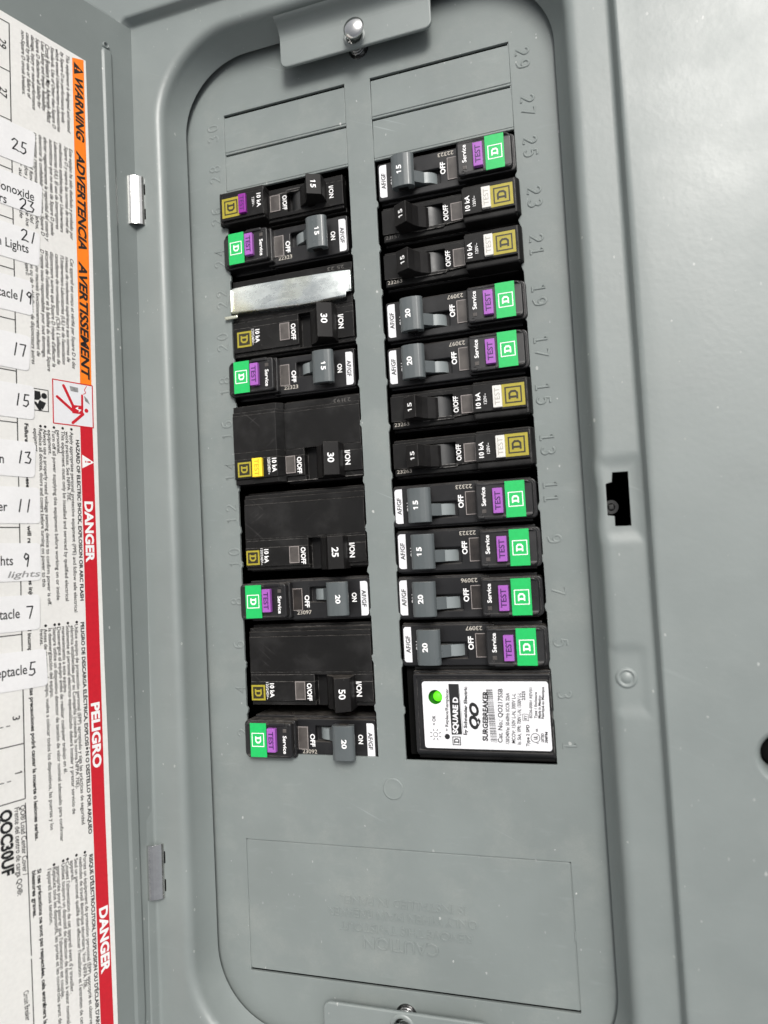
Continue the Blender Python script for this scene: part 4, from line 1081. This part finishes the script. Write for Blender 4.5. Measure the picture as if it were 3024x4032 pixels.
# ------------------------------------------------------------------ surge protector with its printed face
sp = thing('surge_protector', 'black surge protector with white printed face and lit green lamp', 'surge protector', (37, -125, 0))
SO = (-37, 125, 0)
def surge_body():
    g = box(10.6, 64.6, -141.2, -108.2, -40, -.6, .5)
    g.join(plate(rrect(11.2, 64.4, -139.6, -109.0, .8, 3), [rrect(12.6, 63.9, -138.3, -110.4, .6, 3)], -4, 2.6, .4, 2))
    g.join(plate(rrect(12.4, 64.1, -138.6, -110.2, .6, 3), [circle(20.05, -117.8, 2.75, 32)], -6, 2.2, .3, 2)); return g
part('body', surge_body(), 'black', sp, SO, 40)
part('side_ledge', box(6.4, 10.8, -142.6, -106.2, -30, -5.5, .4), 'dark', sp, SO)
for a_, c_ in ((-143.0, -141.0), (-108.4, -106.6)): part('ledge', box(10.8, 64.4, a_, c_, -20, -2.4, .5), 'black_dusty', sp, SO, 40)
face = part('face_label', plate(rrect(14.9, 63.5, -137.4, -111.8, 1.1, 5), [circle(20.05, -117.8, 2.75, 32)], 3.1, 3.5, .1), 'label_white', sp, SO, 40)
part('carrier', plate(rrect(14.3, 63.9, -138.0, -111.2, 1.2, 5), [circle(20.05, -117.8, 2.75, 32)], 1.5, 3.05, .3), 'black', sp, SO, 40)
lm = part('lamp_well', lathe([(2.75, 3.45), (2.7, 1.0), (2.45, .1), (.01, .0)], 20.05, -117.8, 32), 'lamp_wall', sp, SO, 50)
part('lamp', lathe([(2.0, .2), (1.95, 1.3), (1.5, 1.8), (.8, 2.0), (.01, 2.05)], 20.65, -117.95, 28), 'lamp', lm, SO, 60)
FZ = 3.5
ink = Geo()
for t, s, ds, y0, y1, cap, st in SURGE:
    d = Vector((ds, y1 - y0, 0)).normalized(); u = Vector((-d.y, d.x, 0))
    if t == 'SQUARE D':
        part('reversed_lettering', letters(t, (s, (y0 + y1) / 2, FZ), d, u, cap, abs(y1 - y0), 'B', .09), 'label_white', face, SO, 0); continue
    if t == 'QO':
        part('large_lettering', letters(t, (s, (y0 + y1) / 2, FZ), d, u, cap * .82, abs(y1 - y0), 'q', .05), 'ink', face, SO, 0); continue
    ink.join(letters(t, (s, (y0 + y1) / 2, FZ), d, u, cap, abs(y1 - y0), {'r': 'm', 'm': 'b', 'b': 'B'}[st], .05))
def para4(p, q, w, n=.05):          # bar along y from p to q, w thick in x
    return Geo().add([(p[0] - w / 2, p[1], FZ + n), (p[0] + w / 2, p[1], FZ + n), (q[0] + w / 2, q[1], FZ + n), (q[0] - w / 2, q[1], FZ + n)], [(0, 1, 2, 3)])
part('printed_text', ink, 'ink', face, SO, 0)
part('black_bar', Geo().add([(25.8, -132.1, FZ + .05), (29.9, -131.9, FZ + .05), (29.5, -112.75, FZ + .05), (25.6, -112.7, FZ + .05)], [(0, 1, 2, 3)]), 'ink', face, SO, 0)
lg = frame_geo((27.6, -134.4, FZ), D1, U1, 3.3, 3.3, .34, .05).join(emblem_d((27.6, -134.4, FZ), D1, U1, 1.9, 2.1, .05)).join(para4((30.35, -131.9), (29.6, -112.7), .14))
part('printed_emblem', lg, 'ink', face, SO, 0)
bc = Geo(); y = -134.5
rnd = random.Random(3)
while y < -114.6:
    w = rnd.choice((.14, .14, .22, .32)); fr = (y + 134.5) / 20
    bc.add([(40.8 - fr * .7, y, FZ + .05), (43.3 - fr * .7, y, FZ + .05), (43.3 - fr * .7, y + w, FZ + .05), (40.8 - fr * .7, y + w, FZ + .05)], [(0, 1, 2, 3)])
    y += w + rnd.choice((.16, .2, .3))
part('barcode', bc, 'ink', face, SO, 0)
sy = Geo()
def ring2(cx, cy, r, w, n=24):
    a = circle(cx, cy, r, n); b_ = circle(cx, cy, r - w, n)
    return Geo().add([(x, y, FZ + .05) for x, y in a + b_], [(i, (i + 1) % n, n + (i + 1) % n, n + i) for i in range(n)])
sy.join(ring2(19.4, -132.2, .95, .2)).join(ring2(57.6, -132.6, 1.75, .24))
sy.add([(x, y, FZ + .05) for x, y in circle(24.0, -132.85, 1.05, 20)], [tuple(range(20))])
for k in range(8):
    a = math.radians(22.5 + 45 * k); c, s_ = math.cos(a), math.sin(a); wq = .13
    sy.add([(19.4 + c * r - s_ * e, -132.2 + s_ * r + c * e, FZ + .05) for r, e in ((1.4, -wq), (2.35, -wq), (2.35, wq), (1.4, wq))], [(0, 1, 2, 3)])
sy.join(frame_geo((54.45, -125.1, FZ), D1, U1, 2.6, 2.3, .18, .05))
part('printed_symbol', sy, 'ink', face, SO, 0)
